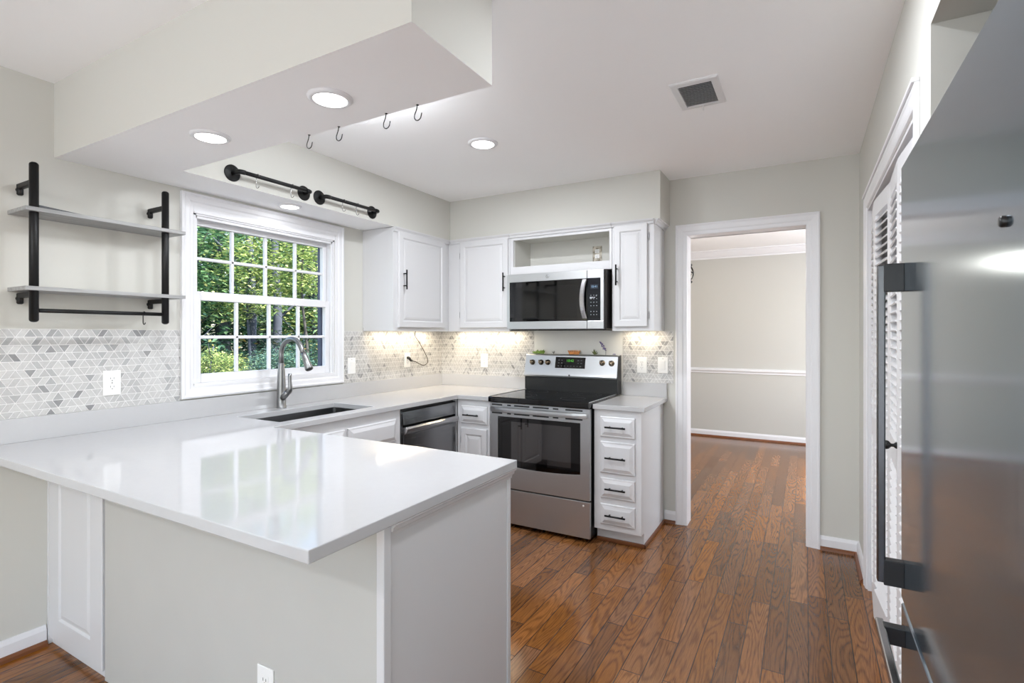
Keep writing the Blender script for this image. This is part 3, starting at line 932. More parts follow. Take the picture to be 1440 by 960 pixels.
so = sb.modifiers.new('wall', 'SOLIDIFY'); so.thickness = 0.0012; so.offset = -1
build('drain', G().lathe(FU(0.34, -1.72, zb), [(0, 0.001), (0.03, 0.001), (0.043, 0.004), (0.045, 0.0)], 20), M_NICKEL, t)

fy = -1.705
t = thing('faucet', 'brushed nickel gooseneck faucet with pull-down spray head', 'faucet', (0.07, fy, CT))
FXc = 0.068
build('base', G().lathe(FU(FXc, fy, CT), [(0.0, 0.0), (0.030, 0.0), (0.030, 0.004), (0.027, 0.007), (0.0262, 0.05), (0.0245, 0.15), (0.0205, 0.23), (0.0165, 0.27), (0.0155, 0.275), (0, 0.275)], 24), M_NICKEL, t)
pts = []
R_, cxx, czz = 0.098, FXc+0.096, CT+0.325
pts.append((FXc, fy, CT+0.26))
for k in range(0, 17):
    a = PI-(k/16)*math.radians(156)
    pts.append((cxx+R_*math.cos(a), fy, czz+R_*math.sin(a)*0.98))
last = Vector(pts[-1]); dr = (last-Vector(pts[-2])).normalized()
pts.append(tuple(last+dr*0.035))
build('spout', G().tube(pts, [0.0165]+[0.0145]*(len(pts)-1), 16), M_NICKEL, t)
q0 = Vector(pts[-1])
sp = build('spray_head', G().tube([q0-dr*0.004, q0+dr*0.012, q0+dr*0.05, q0+dr*0.098, q0+dr*0.104], [0.0155, 0.0165, 0.019, 0.0235, 0.0215], 18), M_NICKEL, t)
build('nozzle', G().tube([q0+dr*0.104, q0+dr*0.107], [0.019, 0.018], 18), M_BLACKP, sp)
g = G().tube([(FXc+0.008, fy, CT+0.06), (FXc+0.04, fy-0.004, CT+0.078), (FXc+0.075, fy-0.008, CT+0.102)], [0.021, 0.0185, 0.017], 16)
build('valve', g, M_NICKEL, t)
g = G().tube([(FXc+0.062, fy-0.006, CT+0.093), (FXc+0.084, fy-0.008, CT+0.105), (FXc+0.094, fy-0.008, CT+0.125), (FXc+0.090, fy-0.008, CT+0.155), (FXc+0.089, fy-0.008, CT+0.195), (FXc+0.090, fy-0.008, CT+0.212)], [0.016, 0.0165, 0.0135, 0.0105, 0.0105, 0.011], 14)
build('lever', g, M_NICKEL, t)

# ------------------------------------------------------------------ range
RX0, RX1 = 0.9155, 1.672
t = thing('range', 'stainless electric range with black glass cooktop', 'range', (1.29, -0.35, 0))
g = G().box(RX0+0.004, RX1-0.004, -0.625, -0.03, 0.03, 0.864)
build('body', g, M_BLACKP, t)
for x in (RX0+0.05, RX1-0.05):
    for y in (-0.58, -0.08): build('foot', G().tube([(x, y, 0), (x, y, 0.03)], 0.014, 10), M_BLACKP, t)
g = G().prism([(RX0, -0.672), (RX1, -0.672), (RX1, -0.10), (RX0, -0.10)], 0.866, 0.905, bev=0.006)
ck = build('cooktop', g, M_BLACKGL, t)
for a in (RX0, RX1-0.007): build('side_trim', G().box(a, a+0.007, -0.655, -0.10, 0.9045, 0.9075), M_SS_H, ck)
g = G()
def circ(cx, cy, r, wd=0.0012, n=40):
    vs, fs = [], []
    for k in range(n):
        a = 2*PI*k/n
        vs += [(cx+r*math.cos(a), cy+r*math.sin(a), 0.9056), (cx+(r-wd)*math.cos(a), cy+(r-wd)*math.sin(a), 0.9056)]
    for k in range(n):
        j = (k+1) % n
        fs.append([2*k, 2*j, 2*j+1, 2*k+1])
    g.faces(vs, fs)
for cx, cy, r in ((1.10, -0.50, 0.105), (1.49, -0.50, 0.085), (1.10, -0.24, 0.075), (1.49, -0.24, 0.105), (1.49, -0.24, 0.07), (1.10, -0.50, 0.07), (1.295, -0.20, 0.055)): circ(cx, cy, r)
build('burner_marks', g, M_MARKD, ck)
# oven door
g = G()
DY = -0.65
ox0, ox1, oz0, oz1 = 0.984, 1.604, 0.418, 0.768
Md = FB(RX0+0.002, DY, 0.273)
dw, dh = RX1-RX0-0.004, 0.868-0.273
# slab with a window opening whose bottom edge bows
def door_with_window():
    t_ = bmesh.new()
    x0, x1, z0, z1 = RX0+0.002, RX1-0.002, 0.273, 0.861
    nb = 10
    bot = [(ox0+(ox1-ox0)*k/nb, oz0+0.018*((2*k/nb-1)**2)*0.9) for k in range(nb+1)]
    for y in (DY, -0.628):
        pass
    def fr(y):
        outer = [t_.verts.new((x, y, z)) for x, z in ((x0, z0), (x1, z0), (x1, z1), (x0, z1))]
        inner_b = [t_.verts.new((x, y, z)) for x, z in bot]
        it = [t_.verts.new((ox1, y, oz1)), t_.verts.new((ox0, y, oz1))]
        return outer, inner_b, it
    o1, b1_, i1 = fr(DY)
    o2, b2_, i2 = fr(-0.628)
    t_.faces.new([o1[0], o1[1]]+b1_[::-1])
    t_.faces.new([o1[1], o1[2], i1[0], b1_[-1]])
    t_.faces.new([o1[2], o1[3], i1[1], i1[0]])
    t_.faces.new([o1[3], o1[0], b1_[0], i1[1]])
    for a, b in zip(range(4), (1, 2, 3, 0)): t_.faces.new([o1[a], o2[a], o2[b], o1[b]])
    L1, L2 = b1_+i1, b2_+i2
    for k in range(len(L1)):
        j = (k+1) % len(L1)
        t_.faces.new([L1[k], L1[j], L2[j], L2[k]])
    bmesh.ops.recalc_face_normals(t_, faces=t_.faces)
    return t_
g._add(door_with_window())
od = build('oven_door', g, M_SS_H, t, 0.0012)
bmv = [(ox0+(ox1-ox0)*k/10, oz0+0.018*((2*k/10-1)**2)*0.9) for k in range(11)]
# black border glass round the clear part of the window
gx0, gx1, gz0, gz1 = 1.09, 1.537, 0.468, 0.737
g = G().box(ox0-0.004, gx0, DY+0.003, DY+0.008, oz0-0.003, oz1+0.003).box(gx1, ox1+0.004, DY+0.003, DY+0.008, oz0-0.003, oz1+0.003)
g.box(gx0, gx1, DY+0.003, DY+0.008, gz1, oz1+0.003).box(gx0, gx1, DY+0.003, DY+0.008, oz0-0.003, gz0)
build('window_border', g, M_BLACKGL, od)
build('window_glass', G().box(gx0, gx1, DY+0.003, DY+0.007, gz0, gz1), solid('oven_window', lin((34, 31, 31)), 0.04, spec=1.0, coat=1.0), od)
# slim slots above and below the handle
g = G()
for z0, z1 in ((0.843, 0.853), (0.785, 0.795)):
    for a, b in ((0.935, 1.02), (1.06, 1.09), (1.115, 1.235), (1.26, 1.38), (1.41, 1.45), (1.50, 1.62)):
        g.box(a, b, DY-0.0006, DY+0.001, z0, z1)
build('vent_slots', g, M_SLOT, od)
g = G()
nh = 16
vs, fs = [], []
for k in range(nh+1):
    f = k/nh
    x = RX0+0.02+(RX1-RX0-0.04)*f
    y = DY-0.014-0.030*(1-(2*f-1)**6)
    for dy, z in ((0, 0.802), (-0.004, 0.804), (-0.005, 0.819), (-0.004, 0.834), (0, 0.836), (0.010, 0.832), (0.010, 0.806)):
        vs.append((x, y+dy, z))
for k in range(nh):
    for j in range(7):
        fs.append([k*7+j, k*7+(j+1) % 7, (k+1)*7+(j+1) % 7, (k+1)*7+j])
fs.append(list(range(7))); fs.append([nh*7+j for j in range(6, -1, -1)])
g.faces(vs, fs)
g.box(RX0+0.016, RX0+0.04, DY-0.014, DY, 0.802, 0.836, 0.003).box(RX1-0.04, RX1-0.016, DY-0.014, DY, 0.802, 0.836, 0.003)
bmesh.ops.recalc_face_normals(g.bm, faces=g.bm.faces)
build('handle', g, brushed('stainless_handle', lin((196, 197, 199)), 0.32, 0), od)
# storage drawer
g = G().box(RX0+0.002, RX1-0.002, DY, -0.628, 0.030, 0.264, 0.002)
dr_ = build('drawer', g, M_SS_H, t)
build('badge', G().lathe(FB(1.625, DY, 0.238), [(0, 0.0012), (0.006, 0.0012), (0.007, 0.0)], 16), M_PLASTIC, dr_)
# backguard: black riser, sloping stainless control fascia
g = G().prism([(-0.105, 0.90), (-0.105, 1.005), (-0.028, 1.005), (-0.028, 0.90)], RX0-0.006, RX1-0.0, M=frame((0, 0, 0), (0, 1, 0), (0, 0, 1)))
bg = build('backguard', g, M_BLACKP, t, 0.003)
g = G().prism([(-0.118, 1.012), (-0.122, 1.024), (-0.116, 1.04), (-0.085, 1.178), (-0.072, 1.187), (-0.028, 1.187), (-0.028, 1.006), (-0.105, 1.006)], RX0-0.006, RX1+0.002, M=frame((0, 0, 0), (0, 1, 0), (0, 0, 1)))
fa = build('control_fascia', g, M_SS_H, t, 0.002)
build('end_cap', G().prism([(-0.116, 0.90), (-0.12, 1.02), (-0.083, 1.18), (-0.028, 1.188), (-0.028, 0.90)], RX1+0.002, RX1+0.007, M=frame((0, 0, 0), (0, 1, 0), (0, 0, 1))), M_BLACKP, fa)
n_ = Vector((0, -0.138, 0.031)).normalized()
n_ = Vector((0, -(1.178-1.04), (0.116-0.085))).normalized()
upf = Vector((0, 0.031, 0.138)).normalized()
def fas(x, z):
    f = (z-1.04)/(1.178-1.04)
    p = Vector((x, -0.116+0.031*f, z))
    return frame(p, (1, 0, 0), upf)
Mf = fas(1.175, 1.082)
g = G().mbox(Mf, 0, 0.247, 0, 0.086, -0.001, 0.0025, 0.001)
cp = build('display_panel', g, M_BLACKGL, fa)
g = G()
for x, y in ((0.03, 0.062), (0.055, 0.062), (0.03, 0.04), (0.055, 0.04), (0.19, 0.062), (0.215, 0.062), (0.19, 0.04), (0.215, 0.04)):
    g.mbox(Mf, x-0.006, x+0.006, y-0.003, y+0.003, 0.0025, 0.003)
for k in range(8): g.mbox(Mf, 0.022+k*0.026, 0.034+k*0.026, 0.014, 0.019, 0.0025, 0.003)
build('key_marks', g, M_MARKD, cp)
def text_mesh(name, body, size, M, mat, parent):
    c = bpy.data.curves.new(name, 'FONT')
    c.body = body; c.size = size; c.align_x = 'CENTER'; c.align_y = 'CENTER'
    tmp = bpy.data.objects.new(name, c)
    COL.objects.link(tmp)
    dg = bpy.context.evaluated_depsgraph_get()
    me = bpy.data.meshes.new_from_object(tmp.evaluated_get(dg))
    bpy.data.objects.remove(tmp)
    o = bpy.data.objects.new(name, me)
    COL.objects.link(o)
    o.parent = parent
    org = ORIG[parent.name]
    T = Matrix.Translation(-Vector(org)) @ M
    me.transform(T)
    me.materials.clear(); me.materials.append(mat)
    ORIG[o.name] = org
    return o
text_mesh('clock_digits', '10:42', 0.028, Mf @ Matrix.Translation((0.123, 0.058, 0.0032)), M_GREEN, cp)
for x, z in ((0.976, 1.121), (1.052, 1.122), (1.111, 1.123), (1.556, 1.129), (1.628, 1.127)):
    Mk = fas(x, z)
    k = build('knob', G().lathe(Mk, [(0, 0.026), (0.013, 0.026), (0.016, 0.022), (0.0175, 0.006), (0.022, 0.004), (0.022, 0.0)], 20), M_KNOB, fa)
    build('grip', G().mbox(Mk @ Matrix.Rotation(0.6, 4, 'Z'), -0.004, 0.004, -0.0155, 0.0155, 0.024, 0.034, 0.0015), M_KNOB, k)
Me_ = frame((1.30, -0.1205, 1.028), (1, 0, 0), (0, 0, 1))
build('emblem', G().lathe(Me_, [(0, 0.0012), (0.007, 0.0012), (0.008, 0.0)], 20), M_SLOT, fa)

# small decorations standing on the backguard
ztop = 1.187
def blob_leaf(g, p, d, L, wd, th=0.0015):
    """A small pointed leaf from p along d."""
    p, d = Vector(p), Vector(d).normalized()
    s = d.cross(Vector((0, 1, 0.2))).normalized()
    n = s.cross(d)
    a, b, c, e = p, p+d*L*0.5+s*wd/2, p+d*L, p+d*L*0.5-s*wd/2
    m1, m2 = p+d*L*0.5+n*th*2, p+d*L*0.5-n*th*2
    g.faces([a, b, c, e, m1, m2], [[0, 1, 4], [1, 2, 4], [2, 3, 4], [3, 0, 4], [1, 0, 5], [2, 1, 5], [3, 2, 5], [0, 3, 5]])
rng = random.Random(5)
g = G()
for k in range(26):
    a = rng.uniform(0, 2*PI)
    blob_leaf(g, (1.005+rng.uniform(-0.035, 0.035), -0.048, ztop), (math.cos(a)*1.2, math.sin(a)*0.25, rng.uniform(0.5, 1.2)), rng.uniform(0.024, 0.040), 0.017)
o = build('herb_bunch', g, solid('herb_green', lin((120, 150, 62)), 0.5, var=0.5, vscale=60))
tag(o, 'little bunch of green leaves on the left end of the range top', 'herb', 'small ornaments along the top of the range')
g = G()
for k in range(7):
    a = math.radians(-50+k*16)
    b0_ = Vector((1.31+(k-3)*0.010, -0.047, ztop))
    g.tube([b0_, b0_+Vector((math.sin(a)*0.026, 0, 0.021+0.013*math.cos(a)))], [0.0098, 0.004], 8)
o = build('carrot_bunch', g, solid('carrot', lin((222, 150, 86)), 0.5, var=0.25, vscale=60))
tag(o, 'little heap of orange pieces on the middle of the range top', 'ornament', 'small ornaments along the top of the range')
g = G()
for d in ((-0.12, 0, 1), (0.08, 0, 1), (0.5, 0, 0.9), (0.9, 0, 0.5), (-0.4, 0, 0.6)):
    blob_leaf(g, (1.475, -0.047, ztop), d, 0.048 if abs(d[0]) < 0.2 else 0.036, 0.010)
o = build('herb_sprig', g, solid('sprig_green', lin((104, 112, 62)), 0.5, var=0.4, vscale=50))
tag(o, 'pointed green sprig beside the purple flower on the range top', 'herb', 'small ornaments along the top of the range')
t = thing('lavender_sprig', 'purple lavender sprig standing on the right of the range top', 'flower', (1.563, -0.047, ztop), 'small ornaments along the top of the range')
build('stem', G().tube([(1.566, -0.047, ztop), (1.566, -0.047, ztop+0.028), (1.562, -0.047, ztop+0.042)], 0.0018, 6), solid('stem_grey', lin((120, 118, 128)), 0.6), t)
g = G()
for k in range(30):
    f = k/29
    p = Vector((1.564-0.044*f, -0.047, ztop+0.036+0.058*f))
    r_ = 0.006+0.006*math.sin(PI*min(1, f*1.1))
    q = p+Vector((rng.uniform(-r_, r_), rng.uniform(-r_, r_), rng.uniform(-r_, r_)))
    g.lathe(Matrix.Translation(q), [(0, -0.005), (0.0045, -0.002), (0.0045, 0.002), (0, 0.005)], 7)
build('blossom', g, solid('lavender', lin((112, 100, 150)), 0.6, var=0.35, vscale=90), t)
g = G()
for d in ((-0.6, 0, 1), (0.35, 0, 1), (0.0, 0.1, 0.8)):
    blob_leaf(g, (1.137, -0.047, ztop), d, 0.028, 0.008)
o = build('grey_sprig', g, solid('grey_green', lin((118, 116, 112)), 0.6))
tag(o, 'tiny grey pointed sprig left of the range display', 'ornament', 'small ornaments along the top of the range')
g = G()
for k in range(8):
    g.lathe(Matrix.Translation((1.635+rng.uniform(-0.014, 0.014), -0.047, ztop+0.004+rng.uniform(0, 0.006))), [(0, -0.004), (0.005, 0), (0, 0.004)], 7)
o = build('flower_head', g, solid('flower_grey', lin((140, 134, 160)), 0.6))
tag(o, 'small pale violet flower head on the right end of the range top', 'flower', 'small ornaments along the top of the range')

# ------------------------------------------------------------------ microwave
MX0, MX1, MZ0, MZ1, MY = 0.905, 1.668, 1.374, 1.792, -0.385
t = thing('microwave', 'stainless over-the-range microwave with black glass door', 'microwave', (1.29, -0.2, MZ0))
build('body', G().box(MX0+0.001, MX1+0.012, MY+0.026, -0.009, MZ0+0.004, MZ1-0.0, 0.002), solid('microwave_case', lin((56, 52, 50)), 0.3, metal=0.6), t)
SPL = 1.546
g = G()
g.box(MX0, SPL, MY, MY+0.025, MZ0+0.006, 1.437, 0.002).box(MX0, SPL, MY, MY+0.025, 1.731, MZ1-0.002, 0.002).box(MX0, 0.928, MY, MY+0.025, 1.437, 1.731, 0.001)
md = build('door', g, M_SS_H, t)
build('window', G().box(0.9275, SPL, MY+0.0015, MY+0.022, 1.4365, 1.7315, 0.002), M_BLACKGL, md)
build('screen', G().box(0.965, 1.475, MY+0.0010, MY+0.003, 1.462, 1.690, 0.001), solid('mesh_screen', lin((16, 16, 16)), 0.06, spec=0.5), md)
g = G()
vs, fs = [], []
nh = 14
for k in range(nh+1):
    f = k/nh
    z = 1.452+(1.724-1.452)*f
    bow = 1-(2*f-1)**2
    y = MY-0.010-0.022*bow
    xx = 1.515-0.014*bow
    for dx, dy in ((0, 0), (0.006, -0.006), (0.030, -0.007), (0.036, 0), (0.030, 0.006), (0.006, 0.006)):
        vs.append((xx+dx, y+dy, z))
for k in range(nh):
    for j in range(6): fs.append([k*6+j, k*6+(j+1) % 6, (k+1)*6+(j+1) % 6, (k+1)*6+j])
fs.append(list(range(6))); fs.append([nh*6+j for j in range(5, -1, -1)])
g.faces(vs, fs)
g.box(1.517, 1.545, MY-0.012, MY+0.002, 1.454, 1.470, 0.003).box(1.517, 1.545, MY-0.012, MY+0.002, 1.706, 1.722, 0.003)
bmesh.ops.recalc_face_normals(g.bm, faces=g.bm.faces)
build('handle', g, M_CHROME, md)
ex, ez = 1.243, 1.762
Mm = FB(ex, MY, ez)
g = G()
ring = [(0.0125*math.cos(2*PI*k/24), 0.0125*math.sin(2*PI*k/24)) for k in range(25)]
g.tube([Mm @ Vector((a, b, 0.0008)) for a, b in ring], 0.0012, 6)
for dx in (-0.005, 0.0, 0.005):
    g.tube([Mm @ Vector((dx-0.0015, -0.007, 0.0008)), Mm @ Vector((dx+0.0015, 0, 0.0008)), Mm @ Vector((dx-0.0015, 0.007, 0.0008))], 0.0009, 6)
build('emblem', g, M_CHROME, md)
g = G().box(SPL+0.003, MX1, MY, MY+0.025, MZ0+0.006, 1.437, 0.002).box(SPL+0.003, MX1, MY, MY+0.025, 1.731, MZ1-0.002, 0.002).box(1.6455, MX1, MY, MY+0.025, 1.437, 1.731, 0.001)
cpn = build('control_panel', g, M_SS_H, t)
pg = build('key_panel', G().box(SPL+0.002, 1.646, MY+0.0015, MY+0.022, 1.4365, 1.7315, 0.002), solid('panel_blueblack', lin((14, 16, 24)), 0.12, spec=0.25), cpn)
Mk = FB(0, MY+0.0015, 0)
build('display', G().mbox(Mk, 1.572, 1.628, 1.655, 1.688, 0, 0.0006), solid('display_dark', lin((26, 34, 48)), 0.15), pg)
text_mesh('clock_digits', '10:41', 0.022, FB(1.600, MY+0.0006, 1.6715), M_BLUE, pg)
g = G()
for r_ in range(6):
    for c_ in range(3):
        z = 1.612-r_*0.024 if r_ < 4 else 1.50-(r_-4)*0.022
        g.mbox(Mk, 1.576+c_*0.021-0.003, 1.576+c_*0.021+0.003, z-0.002, z+0.002, 0, 0.0006)
for k, (x, z, w_, h_) in enumerate(((1.568, 1.596, 0.014, 0.012), (1.584, 1.597, 0.006, 0.01), (1.594, 1.597, 0.012, 0.007), (1.612, 1.607, 0.005, 0.004))):
    g.mbox(Mk, x, x+w_, z-h_/2, z+h_/2, 0, 0.0007)
build('key_marks', g, M_MARK, pg)
g = G().box(MX0+0.02, MX1, MY+0.03, -0.02, MZ0-0.004, MZ0+0.005)
build('grease_vent', g, M_BLACKP, t)

# outlet plate inside the open cabinet
def plate(name, label, M, kind, group, mat=None):
    t = thing(name, label, 'outlet' if kind == 'outlet' else 'switch', tuple(M @ Vector((0, 0, 0))), group)
    build('cover_plate', G().mbox(M, -0.0365, 0.0365, -0.058, 0.058, 0.0, 0.0055, 0.0022), mat or M_PLASTIC, t)
    if kind == 'outlet':
        for s in (-1, 1):
            c = s*0.0195
            f = build('receptacle', G().mbox(M, -0.017, 0.017, c-0.0145, c+0.0145, 0.005, 0.0068, 0.001), M_PLASTIC, t)
            g = G().mbox(M, -0.0075, -0.0055, c-0.002, c+0.0065, 0.0066, 0.0071).mbox(M, 0.0055, 0.0075, c-0.002, c+0.0065, 0.0066, 0.0071)
            g.lathe(M @ Matrix.Translation((0, c-0.0085, 0.0066)), [(0, 0.0005), (0.0024, 0.0005), (0.0024, 0)], 10)
            build('slots', g, M_SLOT, f)
    elif kind == 'switch':
        build('rocker_frame', G().mbox(M, -0.0175, 0.0175, -0.034, 0.034, 0.005, 0.0066, 0.001), M_PLASTIC, t)
        build('rocker', G().mbox(M @ Matrix.Rotation(math.radians(3), 4, 'X'), -0.0145, 0.0145, -0.030, 0.030, 0.0055, 0.0095, 0.001), M_PLASTIC, t)
    build('screw', G().lathe(M @ Matrix.Translation((0, 0.0 if kind == 'outlet' else 0.046, 0.0053)), [(0, 0.0012), (0.0028, 0.001), (0.003, 0)], 10), M_WIRE, t)
    return t
GO = 'wall outlets and switches'
plate('wall_outlet', 'white double outlet on the mosaic below the pipe shelf', FL(0.007, -2.576, 1.112), 'outlet', GO)
plate('wall_switch', 'white rocker switch between the window and the wall cabinet', FL(0.007, -1.083, 1.114), 'switch', GO)
plate('wall_outlet', 'white outlet with a black plug in it under the cabinet', FL(0.007, -0.478, 1.130), 'outlet', GO)
plate('wall_outlet', 'white outlet on the mosaic just left of the range', FB(0.465, -0.007, 1.118), 'outlet', GO)
plate('wall_outlet', 'white outlet right of the range, beside a switch', FB(1.829, -0.007, 1.118), 'outlet', GO)
plate('wall_switch', 'white rocker switch beside the doorway casing', FB(1.980, -0.007, 1.121), 'switch', GO)
plate('wall_outlet', 'white outlet low on the greige peninsula back', FB(1.486, -2.81, 0.305), 'outlet', GO)
m_, nt_, b_ = new_mat('printed_plate')
tc_ = node(nt_, 'ShaderNodeTexCoord')
nz_ = node(nt_, 'ShaderNodeTexNoise'); nz_.inputs['Scale'].default_value = 38; nz_.inputs['Detail'].default_value = 3
cr_n = node(nt_, 'ShaderNodeValToRGB')
for e_, (p_, c_) in zip(cr_n.color_ramp.elements, ((0.35, (120, 112, 92)), (0.62, (206, 198, 184)))):
    e_.position = p_; e_.color = (*lin(c_), 1)
nt_.links.new(tc_.outputs['Object'], nz_.inputs['Vector']); nt_.links.new(nz_.outputs['Fac'], cr_n.inputs[0]); nt_.links.new(cr_n.outputs[0], b_.inputs['Base Color'])
plate('wall_outlet', 'beige patterned outlet plate inside the open cabinet above the microwave', FB(1.490, -0.02, 1.955), 'outlet', GO, m_)

# cord from the light strip to the outlet
cz = [(0.09, -0.47, UB+0.012), (0.06, -0.44, 1.340), (0.030, -0.395, 1.318), (0.024, -0.350, 1.282), (0.022, -0.290, 1.215), (0.022, -0.240, 1.150), (0.024, -0.228, 1.115), (0.026, -0.245, 1.090), (0.028, -0.290, 1.078), (0.032, -0.345, 1.092), (0.036, -0.405, 1.114), (0.036, -0.44, 1.122)]
def smooth(pts, n=6):
    P = [Vector(p) for p in pts]
    out = []
    for i in range(len(P)-1):
        p0, p1, p2, p3 = P[max(i-1, 0)], P[i], P[i+1], P[min(i+2, len(P)-1)]
        for k in range(n):
            f = k/n
            out.append(0.5*((2*p1)+(-p0+p2)*f+(2*p0-5*p1+4*p2-p3)*f*f+(-p0+3*p1-3*p2+p3)*f*f*f))
    out.append(P[-1])
    return out
t = thing('power_cord', 'thin dark cord hanging from the cabinet to the outlet near the corner', 'cord', (0.03, -0.35, 1.08))
build('cable', G().tube(smooth(cz), 0.0034, 8), M_CORD, t)
build('plug', G().tube([(0.036, -0.440, 1.122), (0.034, -0.462, 1.128), (0.028, -0.478, 1.1495)], [0.006, 0.010, 0.011], 10).tube([(0.028, -0.478, 1.1495), (0.0142, -0.478, 1.1495)], [0.011, 0.0125], 10), M_BLACKP, t)

# ------------------------------------------------------------------ pipe shelf on the left wall
t = thing('pipe_shelf', 'two-tier grey wood wall shelf on black pipe posts', 'shelf', (0.09, -2.64, 1.397))
PXs = 0.152
for y in (-2.908, -2.412):
    g = G().tube([(PXs, y, 1.400), (PXs, y, 2.028)], 0.0155, 18)
    for z, s in ((2.028, 1), (1.400, -1)):
        g.lathe(Matrix.Translation((PXs, y, z)), [(0.0155, 0), (0.0135, s*0.005), (0.008, s*0.009), (0, s*0.010)], 18)
    build('post', g, M_BLACK, t)
    for z in (1.957, 1.503):
        g = G().box(0.012, PXs, y-0.010, y+0.010, z-0.011, z+0.011, 0.004)
        g.tube([(0.014, y, z+0.008), (0.014, y, z-0.032), (0.014, y, z-0.036)], [0.0115, 0.0115, 0.007], 12)
        g.lathe(frame((0.0005, y, z-0.012), (0, 1, 0), (0, 0, 1)), [(0.011, 0), (0.011, 0.012), (0, 0.012)], 12)
        build('bracket', g, M_BLACK, t)
for z, nm in ((1.836, 'upper'), (1.518, 'lower')):
    g = G().box(0.0008, 0.182, -2.944, -2.332, z, z+0.0165, 0.0015)
    build('shelf_board', g, M_SHELF, t)
build('rail', G().tube([(PXs, -2.908, 1.438), (PXs, -2.412, 1.438)], 0.0085, 12), M_BLACK, t)

g = G()
g.faces([(0.06, -2.885, 1.8528), (0.165, -2.895, 1.8528), (0.165, -2.735, 1.8528), (0.06, -2.745, 1.8528),
         (0.06, -2.885, 1.8655), (0.165, -2.895, 1.8655), (0.165, -2.735, 1.8545), (0.06, -2.745, 1.8545)],
        [[3, 2, 1, 0], [4, 5, 6, 7], [0, 1, 5, 4], [1, 2, 6, 5], [2, 3, 7, 6], [3, 0, 4, 7]])
o = build('leaflet', g, M_PAPER)
tag(o, 'thin dark folded leaflet lying on the upper pipe shelf board', 'leaflet')

def s_hook(name, label, top, drop, r, wr, plane, mat, group, opening=1):
    """Wire S-hook: a loop over a rail at TOP, a straight run and an upturned hook. plane: unit vector along which the hooks open."""
    p = Vector(top); u = Vector(plane)
    pts = []
    for k in range(9):
        a = PI*1.05-k*PI*1.05/8
        pts.append(p+u*(r*math.cos(a))*-1*opening+Vector((0, 0, r*math.sin(a))))
    e = pts[-1]
    b = Vector((pts[-1].x, pts[-1].y, p.z-drop+r))
    pts.append(b)
    c = b-u*(r*opening)*-1
    for k in range(1, 9):
        a = PI+k*PI*0.95/8
        pts.append(b+u*opening*(r+r*math.cos(a))+Vector((0, 0, r*math.sin(a))))
    o = build(name, G().tube(pts, wr, 7), mat)
    return tag(o, label, 'hook', group)

# ------------------------------------------------------------------ black rails on the window soffit
def rail(y0, y1, label):
    t = thing('hanging_rail', label, 'rail', (0.335, (y0+y1)/2, 2.17), 'black rails on the window soffit')
    z = 2.171
    for y in (y0, y1):
        build('flange', G().lathe(FL(0.3, y, z), [(0.0, 0.008), (0.017, 0.008), (0.019, 0.006), (0.040, 0.005), (0.043, 0.003), (0.043, 0.0)], 28), M_BLACK, t)
    x = 0.362
    g = G().tube([(0.306, y0, z), (0.345, y0, z), (x-0.004, y0+0.004, z), (x, y0+0.014, z), (x, y0+0.03, z)], 0.0125, 14)
    build('elbow', g, M_BLACK, t)
    g = G().tube([(0.306, y1, z), (0.345, y1, z), (x-0.004, y1-0.004, z), (x, y1-0.014, z), (x, y1-0.03, z)], 0.0125, 14)
    build('elbow', g, M_BLACK, t)
    build('bar', G().tube([(x, y0+0.022, z), (x, y1-0.022, z)], 0.0105, 14), M_BLACK, t)
    return t
rail(-2.166, -1.728, 'black pipe rail above the left half of the window')
rail(-1.616, -1.176, 'black pipe rail above the right half of the window')
GH = 'steel hooks on the black rails'
for y, lab in ((-2.066, 'thin steel hook, first from the beam, on the left black rail'), (-1.853, 'thin steel hook nearest the right end of the left black rail'),
               (-1.478, 'thin steel hook near the middle of the right black rail'), (-1.364, 'thin steel hook nearest the right end of the right black rail')):
    s_hook('rail_hook', lab, (0.362, y, 2.171), 0.062, 0.0125, 0.0016, (1, 0.0, 0), M_WIRE, GH)
s_hook('shelf_hook', 'thin black hook hanging from the lower rail of the pipe shelf', (PXs, -2.505, 1.438), 0.050, 0.0100, 0.0022, (1, 0, 0), M_BLACK, None)

# cup hooks in the underside edge of the beam
for x, lab in ((1.192, 'black cup hook, leftmost of four under the bulkhead edge'), (1.355, 'black cup hook, second from left under the bulkhead edge'),
               (1.590, 'black cup hook, third from left under the bulkhead edge'), (1.730, 'black cup hook, rightmost of four under the bulkhead edge')):
    yv = -2.418
    pts = [Vector((x, yv, ZS+0.004)), Vector((x-0.004, yv, ZS-0.014)), Vector((x-0.012, yv, ZS-0.03))]
    c = Vector((x+0.001, yv, ZS-0.038))
    for k in range(9):
        a = PI*0.9+k*PI*1.0/8
        pts.append(c+Vector((0.0145*math.cos(a), 0, 0.0145*math.sin(a))))
    pts.append(pts[-1]+Vector((0.003, 0, 0.012)))
    o = build('cup_hook', G().tube(smooth(pts, 3), 0.0018, 7).lathe(FD(x, yv, ZS), [(0, 0.001), (0.005, 0.001), (0.005, 0)], 12), M_BLACK)
    tag(o, lab, 'hook', 'cup hooks under the bulkhead')

